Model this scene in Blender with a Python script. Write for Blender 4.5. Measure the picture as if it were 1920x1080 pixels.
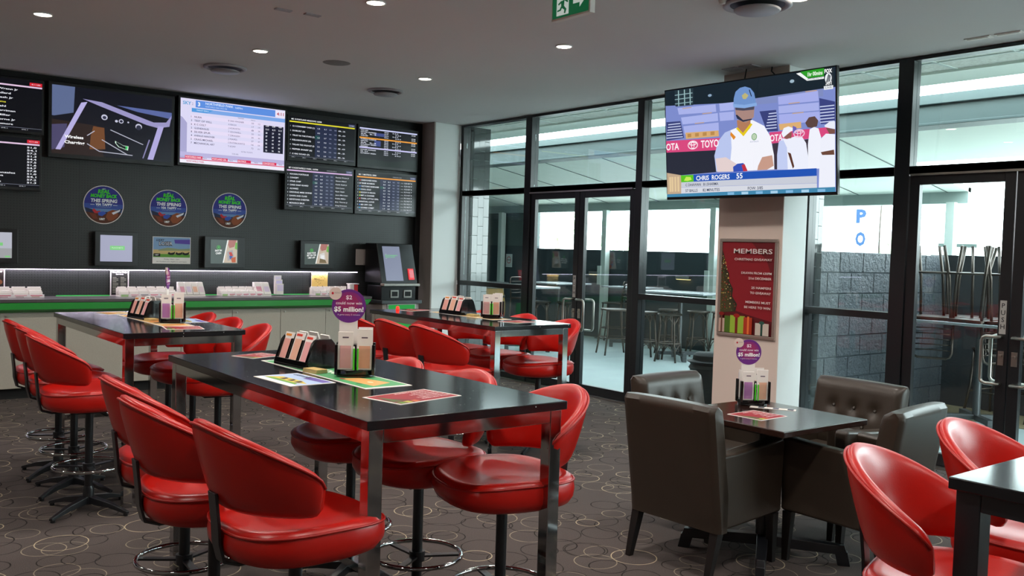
import bpy, math, random
from mathutils import Matrix, Vector, Euler
random.seed(7)
PI = math.pi
for o in list(bpy.data.objects):
    bpy.data.objects.remove(o)
S = bpy.context.scene
COL = S.collection

# ---------------------------------------------------------------- camera, world, exposure
f_px, pitch, roll, yaw = 1720.0, math.radians(2.33), math.radians(1.71), math.radians(38.62)
fw = Vector((math.sin(yaw)*math.cos(pitch), math.cos(yaw)*math.cos(pitch), -math.sin(pitch)))
rt = Vector((math.cos(yaw), -math.sin(yaw), 0))
up = rt.cross(fw)
r2 = math.cos(roll)*rt + math.sin(roll)*up
u2 = -math.sin(roll)*rt + math.cos(roll)*up
cam = bpy.data.cameras.new('camera')
cam.lens = 36.0*f_px/1920.0
cam.sensor_width = 36.0
cam.clip_start = 0.05
co = bpy.data.objects.new('camera', cam)
COL.objects.link(co)
m = Matrix((r2, u2, -fw)).transposed().to_4x4()
m.translation = Vector((0, 0, 1.5))
co.matrix_world = m
S.camera = co

w = bpy.data.worlds.new('sky')
S.world = w
w.use_nodes = True
nt = w.node_tree
nt.nodes.clear()
bg = nt.nodes.new('ShaderNodeBackground')
wo = nt.nodes.new('ShaderNodeOutputWorld')
tc = nt.nodes.new('ShaderNodeTexCoord')
sx = nt.nodes.new('ShaderNodeSeparateXYZ')
rp = nt.nodes.new('ShaderNodeValToRGB')
nt.links.new(tc.outputs['Generated'], sx.inputs[0])
nt.links.new(sx.outputs['Z'], rp.inputs[0])
rp.color_ramp.elements[0].position = 0.0
rp.color_ramp.elements[0].color = (0.93, 0.98, 1.0, 1)
rp.color_ramp.elements[1].position = 1.0
rp.color_ramp.elements[1].color = (0.80, 0.90, 1.0, 1)
nt.links.new(rp.outputs[0], bg.inputs[0])
bg.inputs[1].default_value = 13.0
nt.links.new(bg.outputs[0], wo.inputs[0])

S.view_settings.view_transform = 'Standard'
S.view_settings.look = 'None'
S.view_settings.gamma = 1.0
S.view_settings.use_curve_mapping = False
S.view_settings.exposure = 0.0
LAMP_W = 50.0        # each recessed downlight

# ---------------------------------------------------------------- materials
def lin(h):
    h = h.lstrip('#')
    out = []
    for i in (0, 2, 4):
        c = int(h[i:i+2], 16)/255
        out.append(c/12.92 if c <= 0.04045 else ((c+0.055)/1.055)**2.4)
    return tuple(out)+(1,)
MATS = {}
def mat(name, col, rough=0.5, metal=0.0, spec=0.5, emit=0.0, coat=0.0, noise=None, bump=None):
    if name in MATS: return MATS[name]
    mt = bpy.data.materials.new(name)
    mt.use_nodes = True
    n = mt.node_tree
    b = n.nodes['Principled BSDF']
    c = lin(col) if isinstance(col, str) else tuple(col)+(1,)
    b.inputs['Base Color'].default_value = c
    b.inputs['Roughness'].default_value = rough
    b.inputs['Metallic'].default_value = metal
    b.inputs['Specular IOR Level'].default_value = spec
    b.inputs['Coat Weight'].default_value = coat
    b.inputs['Coat Roughness'].default_value = 0.15
    if emit:
        b.inputs['Emission Color'].default_value = c
        b.inputs['Emission Strength'].default_value = emit
    if noise or bump:
        t = n.nodes.new('ShaderNodeTexCoord')
    if noise:                                   # (scale, amount): mottled colour
        ns = n.nodes.new('ShaderNodeTexNoise'); ns.inputs['Scale'].default_value = noise[0]
        ns.inputs['Detail'].default_value = 4
        n.links.new(t.outputs['Object'], ns.inputs['Vector'])
        mx = n.nodes.new('ShaderNodeMix'); mx.data_type = 'RGBA'
        mx.inputs['A'].default_value = tuple(x*(1-noise[1]) for x in c[:3])+(1,)
        mx.inputs['B'].default_value = tuple(min(1, x*(1+noise[1])) for x in c[:3])+(1,)
        n.links.new(ns.outputs['Fac'], mx.inputs['Factor'])
        n.links.new(mx.outputs['Result'], b.inputs['Base Color'])
    if bump:                                    # (scale, strength, distance)
        ns = n.nodes.new('ShaderNodeTexNoise'); ns.inputs['Scale'].default_value = bump[0]
        ns.inputs['Detail'].default_value = 3
        n.links.new(t.outputs['Object'], ns.inputs['Vector'])
        bp = n.nodes.new('ShaderNodeBump'); bp.inputs['Strength'].default_value = bump[1]
        bp.inputs['Distance'].default_value = bump[2]
        n.links.new(ns.outputs['Fac'], bp.inputs['Height'])
        n.links.new(bp.outputs[0], b.inputs['Normal'])
    MATS[name] = mt
    return mt
def ink(h, emit=0.0, rough=0.45):
    """flat printed or glowing colour for posters and screens"""
    key = 'ink_%s_%d_%d' % (h.lstrip('#'), int(emit*100), int(rough*100))
    if key in MATS: return MATS[key]
    if emit:
        mt = bpy.data.materials.new(key); mt.use_nodes = True
        b = mt.node_tree.nodes['Principled BSDF']
        b.inputs['Base Color'].default_value = (0.01, 0.01, 0.012, 1)
        b.inputs['Roughness'].default_value = 0.22
        b.inputs['Specular IOR Level'].default_value = 0.35
        b.inputs['Emission Color'].default_value = lin(h)
        b.inputs['Emission Strength'].default_value = emit
        MATS[key] = mt
        return mt
    return mat(key, h, 0.6, spec=.3)
def math_node(n, op, a, b=None, c=None):
    x = n.nodes.new('ShaderNodeMath'); x.operation = op
    for i, v in enumerate((a, b, c)):
        if v is None: continue
        if isinstance(v, (int, float)): x.inputs[i].default_value = v
        else: n.links.new(v, x.inputs[i])
    return x.outputs[0]

def make_carpet():
    mt = bpy.data.materials.new('ring_pattern_carpet'); mt.use_nodes = True
    n = mt.node_tree; b = n.nodes['Principled BSDF']
    b.inputs['Roughness'].default_value = 0.95; b.inputs['Specular IOR Level'].default_value = 0.15
    t = n.nodes.new('ShaderNodeTexCoord')
    base = n.nodes.new('ShaderNodeTexNoise'); base.inputs['Scale'].default_value = 260; base.inputs['Detail'].default_value = 2
    n.links.new(t.outputs['Object'], base.inputs['Vector'])
    big = n.nodes.new('ShaderNodeTexNoise'); big.inputs['Scale'].default_value = 18
    n.links.new(t.outputs['Object'], big.inputs['Vector'])
    cur = n.nodes.new('ShaderNodeMix'); cur.data_type = 'RGBA'
    cur.inputs['A'].default_value = lin('#332d2b'); cur.inputs['B'].default_value = lin('#655c59')
    n.links.new(base.outputs['Fac'], cur.inputs['Factor'])
    cur = cur.outputs['Result']
    layers = [((9.3, 2.2), 2.45, '#222019', .0040), ((1.3, 7.7), 2.3, '#8d836f', .0034), ((0.1, 0.2), 2.6, '#1d1a18', .0050), ((3.7, 1.9), 2.3, '#24211f', .0045), ((7.1, 5.3), 2.4, '#968b76', .0036),
              ((2.2, 8.4), 2.5, '#201d1a', .0045), ((11.5, 4.4), 2.2, '#b8a98c', .0038)]
    for (ox, oy), sc, col, wd in layers:
        mp = n.nodes.new('ShaderNodeMapping'); mp.inputs['Location'].default_value = (ox, oy, 0)
        n.links.new(t.outputs['Object'], mp.inputs['Vector'])
        v = n.nodes.new('ShaderNodeTexVoronoi'); v.voronoi_dimensions = '2D'
        v.inputs['Scale'].default_value = sc; v.inputs['Randomness'].default_value = 0.75
        n.links.new(mp.outputs[0], v.inputs['Vector'])
        sp = n.nodes.new('ShaderNodeSeparateColor'); n.links.new(v.outputs['Color'], sp.inputs[0])
        rad = math_node(n, 'MULTIPLY_ADD', sp.outputs[0], 0.065*sc, 0.062*sc)
        d = math_node(n, 'ABSOLUTE', math_node(n, 'SUBTRACT', v.outputs['Distance'], rad))
        msk = math_node(n, 'LESS_THAN', d, wd*sc/1.5)
        keep = math_node(n, 'GREATER_THAN', sp.outputs[1], 0.22)
        fade = math_node(n, 'MULTIPLY_ADD', big.outputs['Fac'], 1.8, 0.0)
        fac = math_node(n, 'MULTIPLY', math_node(n, 'MULTIPLY', msk, keep), fade)
        cl = n.nodes.new('ShaderNodeClamp'); n.links.new(fac, cl.inputs[0])
        mx = n.nodes.new('ShaderNodeMix'); mx.data_type = 'RGBA'
        n.links.new(cl.outputs[0], mx.inputs['Factor']); n.links.new(cur, mx.inputs['A']); mx.inputs['B'].default_value = lin(col)
        cur = mx.outputs['Result']
    n.links.new(cur, b.inputs['Base Color'])
    bp = n.nodes.new('ShaderNodeBump'); bp.inputs['Strength'].default_value = 0.5; bp.inputs['Distance'].default_value = 0.003
    n.links.new(base.outputs['Fac'], bp.inputs['Height']); n.links.new(bp.outputs[0], b.inputs['Normal'])
    return mt

def make_pegboard():
    mt = bpy.data.materials.new('perforated_black_board'); mt.use_nodes = True
    n = mt.node_tree; b = n.nodes['Principled BSDF']
    b.inputs['Roughness'].default_value = 0.36
    t = n.nodes.new('ShaderNodeTexCoord'); s = n.nodes.new('ShaderNodeSeparateXYZ')
    n.links.new(t.outputs['Object'], s.inputs[0])
    P = 0.026
    fx = math_node(n, 'SUBTRACT', math_node(n, 'FRACT', math_node(n, 'DIVIDE', s.outputs[0], P)), 0.5)
    fz = math_node(n, 'SUBTRACT', math_node(n, 'FRACT', math_node(n, 'DIVIDE', s.outputs[2], P)), 0.5)
    d = math_node(n, 'SQRT', math_node(n, 'ADD', math_node(n, 'MULTIPLY', fx, fx), math_node(n, 'MULTIPLY', fz, fz)))
    hole = math_node(n, 'LESS_THAN', d, 0.22)
    joint = math_node(n, 'LESS_THAN', math_node(n, 'FRACT', math_node(n, 'DIVIDE', math_node(n, 'ADD', s.outputs[0], 0.1), 1.2)), 0.005)
    k = math_node(n, 'MAXIMUM', hole, joint)
    mx = n.nodes.new('ShaderNodeMix'); mx.data_type = 'RGBA'
    mx.inputs['A'].default_value = lin('#1f2120'); mx.inputs['B'].default_value = lin('#070707')
    n.links.new(k, mx.inputs['Factor']); n.links.new(mx.outputs['Result'], b.inputs['Base Color'])
    bp = n.nodes.new('ShaderNodeBump'); bp.invert = True; bp.inputs['Strength'].default_value = 0.6; bp.inputs['Distance'].default_value = 0.004
    n.links.new(k, bp.inputs['Height']); n.links.new(bp.outputs[0], b.inputs['Normal'])
    return mt

def make_blocks():
    mt = bpy.data.materials.new('split_face_block'); mt.use_nodes = True
    n = mt.node_tree; b = n.nodes['Principled BSDF']
    b.inputs['Roughness'].default_value = 0.38
    b.inputs['Base Color'].default_value = lin('#596068')
    t = n.nodes.new('ShaderNodeTexCoord')
    ns = n.nodes.new('ShaderNodeTexNoise'); ns.inputs['Scale'].default_value = 26; ns.inputs['Detail'].default_value = 5; ns.inputs['Roughness'].default_value = .65
    n.links.new(t.outputs['Object'], ns.inputs['Vector'])
    bp = n.nodes.new('ShaderNodeBump'); bp.inputs['Strength'].default_value = 1.0; bp.inputs['Distance'].default_value = 0.11
    n.links.new(ns.outputs['Fac'], bp.inputs['Height']); n.links.new(bp.outputs[0], b.inputs['Normal'])
    return mt

def make_glass(name='window_glass', tint=(0.86, 0.93, 0.92), refl=1.0):
    mt = bpy.data.materials.new(name); mt.use_nodes = True
    n = mt.node_tree; n.nodes.clear()
    out = n.nodes.new('ShaderNodeOutputMaterial')
    tr = n.nodes.new('ShaderNodeBsdfTransparent'); tr.inputs[0].default_value = tint+(1,)
    gl = n.nodes.new('ShaderNodeBsdfGlossy'); gl.inputs['Roughness'].default_value = 0.0
    gl.inputs[0].default_value = (0.95, 1, 1, 1)
    lw = n.nodes.new('ShaderNodeLayerWeight'); lw.inputs[0].default_value = 0.5
    p = math_node(n, 'POWER', lw.outputs['Facing'], 4.0)
    fac = math_node(n, 'MULTIPLY_ADD', p, 0.75*refl, 0.045*refl)
    mx = n.nodes.new('ShaderNodeMixShader')
    n.links.new(fac, mx.inputs[0]); n.links.new(tr.outputs[0], mx.inputs[1]); n.links.new(gl.outputs[0], mx.inputs[2])
    n.links.new(mx.outputs[0], out.inputs[0])
    return mt

def make_granite():
    mt = bpy.data.materials.new('black_granite_top'); mt.use_nodes = True
    n = mt.node_tree; b = n.nodes['Principled BSDF']
    b.inputs['Roughness'].default_value = 0.13
    b.inputs['Specular IOR Level'].default_value = 0.6
    t = n.nodes.new('ShaderNodeTexCoord')
    v = n.nodes.new('ShaderNodeTexVoronoi'); v.inputs['Scale'].default_value = 55
    n.links.new(t.outputs['Object'], v.inputs['Vector'])
    sp = n.nodes.new('ShaderNodeSeparateColor'); n.links.new(v.outputs['Color'], sp.inputs[0])
    k = math_node(n, 'MULTIPLY', math_node(n, 'LESS_THAN', v.outputs['Distance'], 0.11), math_node(n, 'GREATER_THAN', sp.outputs[0], 0.86))
    mx = n.nodes.new('ShaderNodeMix'); mx.data_type = 'RGBA'
    mx.inputs['A'].default_value = lin('#17171a'); mx.inputs['B'].default_value = lin('#e8e6e0')
    n.links.new(k, mx.inputs['Factor']); n.links.new(mx.outputs['Result'], b.inputs['Base Color'])
    return mt

M = dict(
    carpet=make_carpet(), peg=make_pegboard(), blocks=make_blocks(), glass=make_glass(), granite=make_granite(),
    clear=make_glass('clear_acrylic', (0.97, 0.98, 0.98), 0.8),
    ceil=mat('ceiling_paint', '#dcd7d6', 0.9, noise=(0.8, 0.04)),
    white=mat('white_wall_paint', '#e6e8e6', 0.85, noise=(1.5, 0.03)),
    beige=mat('warm_beige_paint', '#dcc9be', 0.85, noise=(1.5, 0.03)),
    greige=mat('grey_paint_and_shaded_side', '#9b918b', 0.85, noise=(1.5, 0.03)),  # wall and pedestal grey; on the pillar return it stands for shade
    black=mat('black_aluminium', '#14161a', 0.32, spec=0.6),
    blackm=mat('black_matt', '#0c0c0d', 0.7, noise=(3, .2)),
    blackp=mat('black_plastic', '#111113', 0.3),
    gloss=mat('black_gloss_plastic', '#0b0b0c', 0.12, spec=0.6),
    red=mat('red_leather', '#b3130a', 0.30, noise=(6, 0.08), bump=(220, 0.12, 0.002)),
    redd=mat('red_piping', '#a5140b', 0.4, noise=(9, 0.08)),
    brown=mat('brown_leather', '#352c24', 0.36, noise=(5, 0.14), bump=(180, 0.15, 0.002)),
    brownd=mat('brown_leather_button', '#39322c', 0.25, noise=(5, 0.1)),
    dwood=mat('dark_stained_wood', '#2a1712', 0.16, coat=0.5, noise=(9, 0.35)),
    legw=mat('espresso_wood', '#120d0c', 0.4, noise=(14, 0.3)),
    chrome=mat('polished_chrome', '#b4b4b4', 0.07, metal=1.0, bump=(3, 0.02, 0.01)),
    steel=mat('brushed_steel', '#b5b0a9', 0.28, metal=1.0, noise=(30, 0.1)),
    gunm=mat('gunmetal', '#574f4a', 0.33, metal=1.0, noise=(20, 0.1)),
    dsteel=mat('dark_steel', '#55585a', 0.35, metal=.6, noise=(9, 0.15)),
    green=mat('green_laminate', '#1d8a2f', 0.35, noise=(3, 0.04)),
    lgreen=mat('bright_green_panel', '#35c455', 0.4, emit=0.35),
    ctop=mat('dark_grey_benchtop', '#4d4749', 0.3, noise=(60, 0.12)),
    cab=mat('oatmeal_laminate', '#a8a295', 0.6, noise=(90, 0.1)),
    led=mat('led_strip', '#f2e4ff', 0.5, emit=9.0),
    lens=mat('lamp_lens', '#fff2dc', 0.5, emit=26.0),
    diff=mat('diffuser_white', '#a9a4a8', 0.5, noise=(5, .05)),
    diffd=mat('diffuser_throat', '#2a2728', 0.6, noise=(5, .1)),
    patio=mat('patio_concrete', '#a3b0b0', 0.6, noise=(2.5, 0.12)),
    dirt=mat('sandy_paving', '#8a7b5c', 0.9, noise=(6, 0.3)),
    farwall=mat('charcoal_render', '#3b454b', 0.8, noise=(1.2, 0.12)),
    soffit=mat('soffit_acoustic', '#e4e3cf', 0.9, noise=(45, 0.5)),
    pale=mat('pale_roof_lining', '#eef4e8', 0.6, noise=(1.2, 0.05)),
    gbeam=mat('grey_painted_steel', '#4c5958', 0.5, noise=(2, 0.08)),
    post=mat('pale_grey_post', '#c3ccc6', 0.5, noise=(3, 0.05)),
    tile=mat('black_glazed_tile', '#0d1013', 0.06, spec=0.8, noise=(8, .3)),
    grout=mat('pale_grout', '#5f6663', 0.7, noise=(20, .1)),
    frame=mat('silver_snap_frame', '#b7aaa0', 0.3, metal=.7, noise=(20, .05)),
    paper=mat('white_paper', '#e9e2dc', 0.6, noise=(30, .03)),
    wood=mat('barrel_oak', '#a8854a', 0.5, noise=(9, .3)),
    terra=mat('terracotta', '#8c5a45', 0.7, noise=(9, .2)),
    pen=mat('green_pencil', '#3fc41c', 0.35, noise=(30, .03)),
    leaf=mat('tree_leaves', '#d3dfc4', 0.8, noise=(4, .3)),
    bark=mat('tree_bark', '#9a8f80', 0.9, noise=(9, .3)),
    flag=mat('flag_fabric', '#f6f8fb', 0.8, noise=(4, .04)),
    bluef=mat('blue_flag_fabric', '#a9c6e2', 0.8, noise=(4, .08)),
    cable=mat('black_cable', '#101010', 0.5, noise=(9, .1)),
)

# ---------------------------------------------------------------- mesh helpers
class MB:
    def __init__(s): s.v, s.f, s.m = [], [], []
    def add(s, vs, fs, mi=0, T=None):
        k = len(s.v)
        for p in vs:
            p = Vector(p)
            s.v.append(tuple(T @ p if T else p))
        for f in fs:
            s.f.append(tuple(i+k for i in f)); s.m.append(mi)
        return s
    def box(s, x0, x1, y0, y1, z0, z1, mi=0, T=None):
        return s.add([(x0,y0,z0),(x1,y0,z0),(x1,y1,z0),(x0,y1,z0),(x0,y0,z1),(x1,y0,z1),(x1,y1,z1),(x0,y1,z1)],
                     [(0,3,2,1),(4,5,6,7),(0,1,5,4),(1,2,6,5),(2,3,7,6),(3,0,4,7)], mi, T)
    def loft(s, loops, mi=0, T=None, cap=True, closed=True):
        n = len(loops[0]); vs = [p for l in loops for p in l]; fs = []
        for a in range(len(loops)-1):
            for i in range(n if closed else n-1):
                j = (i+1) % n
                fs.append((a*n+i, a*n+j, (a+1)*n+j, (a+1)*n+i))
        if cap:
            fs.append(tuple(reversed(range(n)))); fs.append(tuple(range((len(loops)-1)*n, len(loops)*n)))
        return s.add(vs, fs, mi, T)
    def prism(s, poly, z0, z1, mi=0, T=None):
        return s.loft([[(x, y, z0) for x, y in poly], [(x, y, z1) for x, y in poly]], mi, T)
    def cyl(s, p0, p1, r0, r1=None, n=16, mi=0, T=None):
        return s.tube([p0, p1], [r0, r0 if r1 is None else r1], n, mi, T)
    def tube(s, pts, r, n=10, mi=0, T=None, closed=False):
        pts = [Vector(p) for p in pts]; N = len(pts)
        rs = r if isinstance(r, (list, tuple)) else [r]*N
        loops = []; ref = None
        for i, p in enumerate(pts):
            if closed: d = pts[(i+1) % N]-pts[i-1]
            else: d = pts[min(i+1, N-1)]-pts[max(i-1, 0)]
            d.normalize()
            if ref is None:
                ref = Vector((0, 0, 1)) if abs(d.z) < .9 else Vector((1, 0, 0))
            a = d.cross(ref); a.normalize(); b = a.cross(d); b.normalize(); ref = b
            loops.append([tuple(p+rs[i]*(math.cos(t)*a+math.sin(t)*b)) for t in [2*PI*k/n for k in range(n)]])
        if closed: loops.append(loops[0])
        return s.loft(loops, mi, T, cap=not closed)
    def lathe(s, prof, cx=0, cy=0, n=24, mi=0, T=None):
        loops = [[(cx+r*math.cos(2*PI*k/n), cy+r*math.sin(2*PI*k/n), z) for k in range(n)] for r, z in prof]
        return s.loft(loops, mi, T)
    def build(s, name, mats, parent=None, bevel=0.0, seg=2, smooth=False, sub=0):
        me = bpy.data.meshes.new(name)
        me.from_pydata(s.v, [], s.f); me.update()
        for mt in (mats if isinstance(mats, (list, tuple)) else [mats]): me.materials.append(mt)
        if any(s.m): me.polygons.foreach_set('material_index', s.m)
        if smooth or bevel: me.polygons.foreach_set('use_smooth', [True]*len(me.polygons))
        if smooth == 'auto':
            me.set_sharp_from_angle(angle=math.radians(40))
        o = bpy.data.objects.new(name, me); COL.objects.link(o)
        if parent: o.parent = parent
        if bevel:
            bv = o.modifiers.new('bevel', 'BEVEL'); bv.width = bevel; bv.segments = seg; bv.limit_method = 'ANGLE'
            bv.angle_limit = math.radians(35); bv.harden_normals = True
        if sub:
            sd = o.modifiers.new('sub', 'SUBSURF'); sd.levels = sub; sd.render_levels = sub
        return o
def tag(o, label=None, cat=None, group=None, kind=None):
    if label: o['label'] = label
    if cat: o['category'] = cat
    if group: o['group'] = group
    if kind: o['kind'] = kind
    return o
def thing(name, label, cat, loc=(0, 0, 0), rz=0.0, group=None):
    o = bpy.data.objects.new(name, None); COL.objects.link(o)
    o.location = loc; o.rotation_euler = (0, 0, rz); o.empty_display_size = 0.1
    return tag(o, label, cat, group)
def struct(name, mb, mt, parent=None, **k):
    o = mb.build(name, mt, parent, **k)
    if parent is None: o['kind'] = 'structure'
    return o
def copy_tree(o, parent=None):
    c = o.copy(); COL.objects.link(c)
    if parent: c.parent = parent
    for ch in [x for x in bpy.data.objects if x.parent == o]: copy_tree(ch, c)
    return c
def place(o, loc, rz=0.0, label=None, group=None):
    o.location = loc; o.rotation_euler = (0, 0, rz)
    if label: o['label'] = label
    if group: o['group'] = group
    return o
def rrect(w, h, r, n=4, cx=0, cy=0):
    out = []
    for sx_, sy_, a0 in ((1, 1, 0), (-1, 1, PI/2), (-1, -1, PI), (1, -1, 3*PI/2)):
        for k in range(n+1):
            a = a0+PI/2*k/n
            out.append((cx+sx_*(w/2-r)+r*math.cos(a), cy+sy_*(h/2-r)+r*math.sin(a)))
    return out

# flat picture made of coloured shapes and lettering (screens, posters, papers); x right, y up, z out
TXT = {}
def text_mesh(s, bold=0.0):
    k = (s, bold)
    if k not in TXT:
        c = bpy.data.curves.new('t', 'FONT'); c.body = s; c.size = 1.0; c.resolution_u = 2; c.offset = bold
        o = bpy.data.objects.new('t', c); me = bpy.data.meshes.new_from_object(o)
        vs = [tuple(v.co) for v in me.vertices]; fs = [tuple(p.vertices) for p in me.polygons]
        bpy.data.objects.remove(o); bpy.data.curves.remove(c); bpy.data.meshes.remove(me)
        x0 = min([v[0] for v in vs], default=0); x1 = max([v[0] for v in vs], default=1)
        TXT[k] = (vs, fs, x0, x1)
    return TXT[k]
class Canvas:
    def __init__(s, w, h, emit=0.0, rough=0.45, step=0.0004):
        s.w, s.h, s.e, s.r, s.step = w, h, emit, rough, step
        s.mb = MB(); s.mats = []; s.idx = {}; s.z = 0.0
    def mi(s, col, e=None):
        e = s.e if e is None else e
        k = (col, e)
        if k not in s.idx:
            s.idx[k] = len(s.mats); s.mats.append(ink(col, e, s.r))
        return s.idx[k]
    def up(s, k=1): s.z += s.step*k; return s
    def poly(s, pts, col, e=None):
        a = sum(pts[i][0]*pts[(i+1) % len(pts)][1]-pts[(i+1) % len(pts)][0]*pts[i][1] for i in range(len(pts)))
        if a < 0: pts = pts[::-1]
        s.mb.add([(x*s.w, y*s.h, s.z) for x, y in pts], [tuple(range(len(pts)))], s.mi(col, e)); s.z += max(s.step*.2, .00004); return s
    def rect(s, x0, y0, x1, y1, col, e=None): return s.poly([(x0, y0), (x1, y0), (x1, y1), (x0, y1)], col, e)
    def disc(s, x, y, rx, ry, col, n=28, a0=0, a1=2*PI, e=None):
        k = n if a1-a0 > 6.2 else n-1
        return s.poly([(x+rx*math.cos(a0+(a1-a0)*i/k), y+ry*math.sin(a0+(a1-a0)*i/k)) for i in range(n)], col, e)
    def ring(s, x, y, rx, ry, t, col, n=28, e=None):
        vs = []
        for i in range(n):
            a = 2*PI*i/n
            vs += [((x+rx*math.cos(a))*s.w, (y+ry*math.sin(a))*s.h, s.z), ((x+(rx-t)*math.cos(a))*s.w, (y+(ry-t*s.w/s.h)*math.sin(a))*s.h, s.z)]
        fs = [(2*i, 2*((i+1) % n), 2*((i+1) % n)+1, 2*i+1) for i in range(n)]
        s.mb.add(vs, fs, s.mi(col, e)); s.z += max(s.step*.1, .00002); return s
    def text(s, t, x, y, h, col, al='l', w=None, bold=0.0, skew=0.0, rise=0.0, e=None):
        """h = capital height as a fraction of canvas height; w = width as a fraction of canvas width"""
        vs, fs, a, b = text_mesh(t, bold)
        if not vs: return s
        ky = h*s.h/0.70; kx = ky
        if w: kx = w*s.w/(b-a)
        W = (b-a)*kx
        ox = x*s.w-(a*kx)-(0 if al == 'l' else W/2 if al == 'c' else W)
        s.mb.add([(ox+vx*kx+skew*vy*ky, y*s.h+vy*ky+rise*(vx-a)*kx, s.z) for vx, vy, _ in vs], fs, s.mi(col, e)); return s
    def build(s, name, parent=None, loc=(0, 0, 0), rot=(0, 0, 0)):
        o = s.mb.build(name, s.mats, parent); o.location = loc; o.rotation_euler = rot
        return o
BACKW = (PI/2, 0, 0)            # faces -Y (on the betting wall)
SIDEW = (PI/2, 0, -PI/2)        # faces -X (on the column)
# ---------------------------------------------------------------- setting: room shell
XW, YB, ZC = 6.70, 9.75, 3.045
struct('floor', MB().box(-3, 6.66, -3, 9.85, -.1, 0), M['carpet'])
struct('ceiling', MB().box(-3.1, 6.80, -3.1, 9.95, ZC, ZC+.15), M['ceil'])
struct('wall_left', MB().box(-3.15, -3, -3.1, 9.95, 0, ZC), M['greige'])
struct('wall_behind', MB().box(-3, 6.8, -3.15, -3, 0, ZC), M['greige'])
struct('wall_back', MB().box(-3, 6.28, YB, YB+.2, 0, ZC), M['peg'])
struct('trim_1', MB().box(-3, 6.28, YB-.02, YB, 2.99, ZC).box(6.19, 6.28, YB-.03, YB, 0, 2.99), M['blackm'])
p = MB().box(6.28, 6.66, 9.45, 9.95, 0, ZC)
struct('wall_back_corner', p, M['white'], bevel=.003)
struct('wall_back_return', MB().box(6.262, 6.28, 9.452, YB-.03, 0, ZC), M['greige'])  # unlit side of the white pillar, its shade put into the grey colour
# the free column in front of the glazing: warm beige face, pale side
struct('wall_column', MB().box(6.302, 6.62, 4.42, 5.07, 0, ZC), M['white'], bevel=.003)
struct('wall_column_face', MB().box(6.296, 6.302, 4.421, 5.069, 0, ZC), M['beige'])
struct('baseboard_column', MB().box(6.288, 6.296, 4.42, 5.07, 0, .07), M['blackm'])

FX0, FX1 = 6.66, 6.77
def member(mb, y0, y1, z0, z1, x0=FX0, x1=FX1): mb.box(x0, x1, y0, y1, z0, z1)
fr = MB()
for y0, y1 in ((9.39, 9.45), (8.06, 8.17), (6.33, 6.42), (4.43, 4.50), (3.58, 3.70), (1.92, 2.04), (.2, .3), (-1.6, -1.5), (-3.0, -2.92)):
    member(fr, y0, y1, 0, ZC-.005)
struct('trim_2', fr, M['black'], bevel=.004)
gaps = MB()
for y0, y1 in ((8.115, 8.119), (6.372, 6.376), (3.636, 3.640)): gaps.box(FX0-.001, FX0+.001, y0, y1, 0, ZC-.02)
rail = MB()
edges = [(8.17, 9.39), (6.42, 8.06), (4.50, 6.33), (3.70, 4.43), (2.04, 3.58), (.3, 1.92), (-1.5, .2), (-2.92, -1.6)]
doors = (1, 4)
for i, (y0, y1) in enumerate(edges):
    member(rail, y0, y1, 3.015, ZC-.005); member(rail, y0, y1, 2.165, 2.225)
    member(rail, y0, y1, 2.165, 2.225)
    if i not in doors:
        member(rail, y0, y1, 1.055, 1.11); member(rail, y0, y1, 0, .075)
    else: member(rail, y0, y1, 0, .012)
struct('trim_3', rail, M['black'], bevel=.003)
struct('trim_4', MB().box(6.60, FX0, -3, 9.45, 0, .012), M['steel'])
k = 0
for i, (y0, y1) in enumerate(edges):
    k += 1
    e = bpy.data.objects.new('window_%d' % k, None); COL.objects.link(e); e.location = (6.72, (y0+y1)/2, 0); e['kind'] = 'structure'
    c = (y0+y1)/2; h = (y1-y0)/2
    MB().box(-.004, .004, -h, h, 2.225, 3.015).build('glass', M['glass'], e)
    if i not in doors:
        MB().box(-.004, .004, -h, h, 1.11, 2.165).build('glass', M['glass'], e)
        MB().box(-.004, .004, -h, h, .075, 1.055).build('glass', M['glass'], e)
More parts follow.
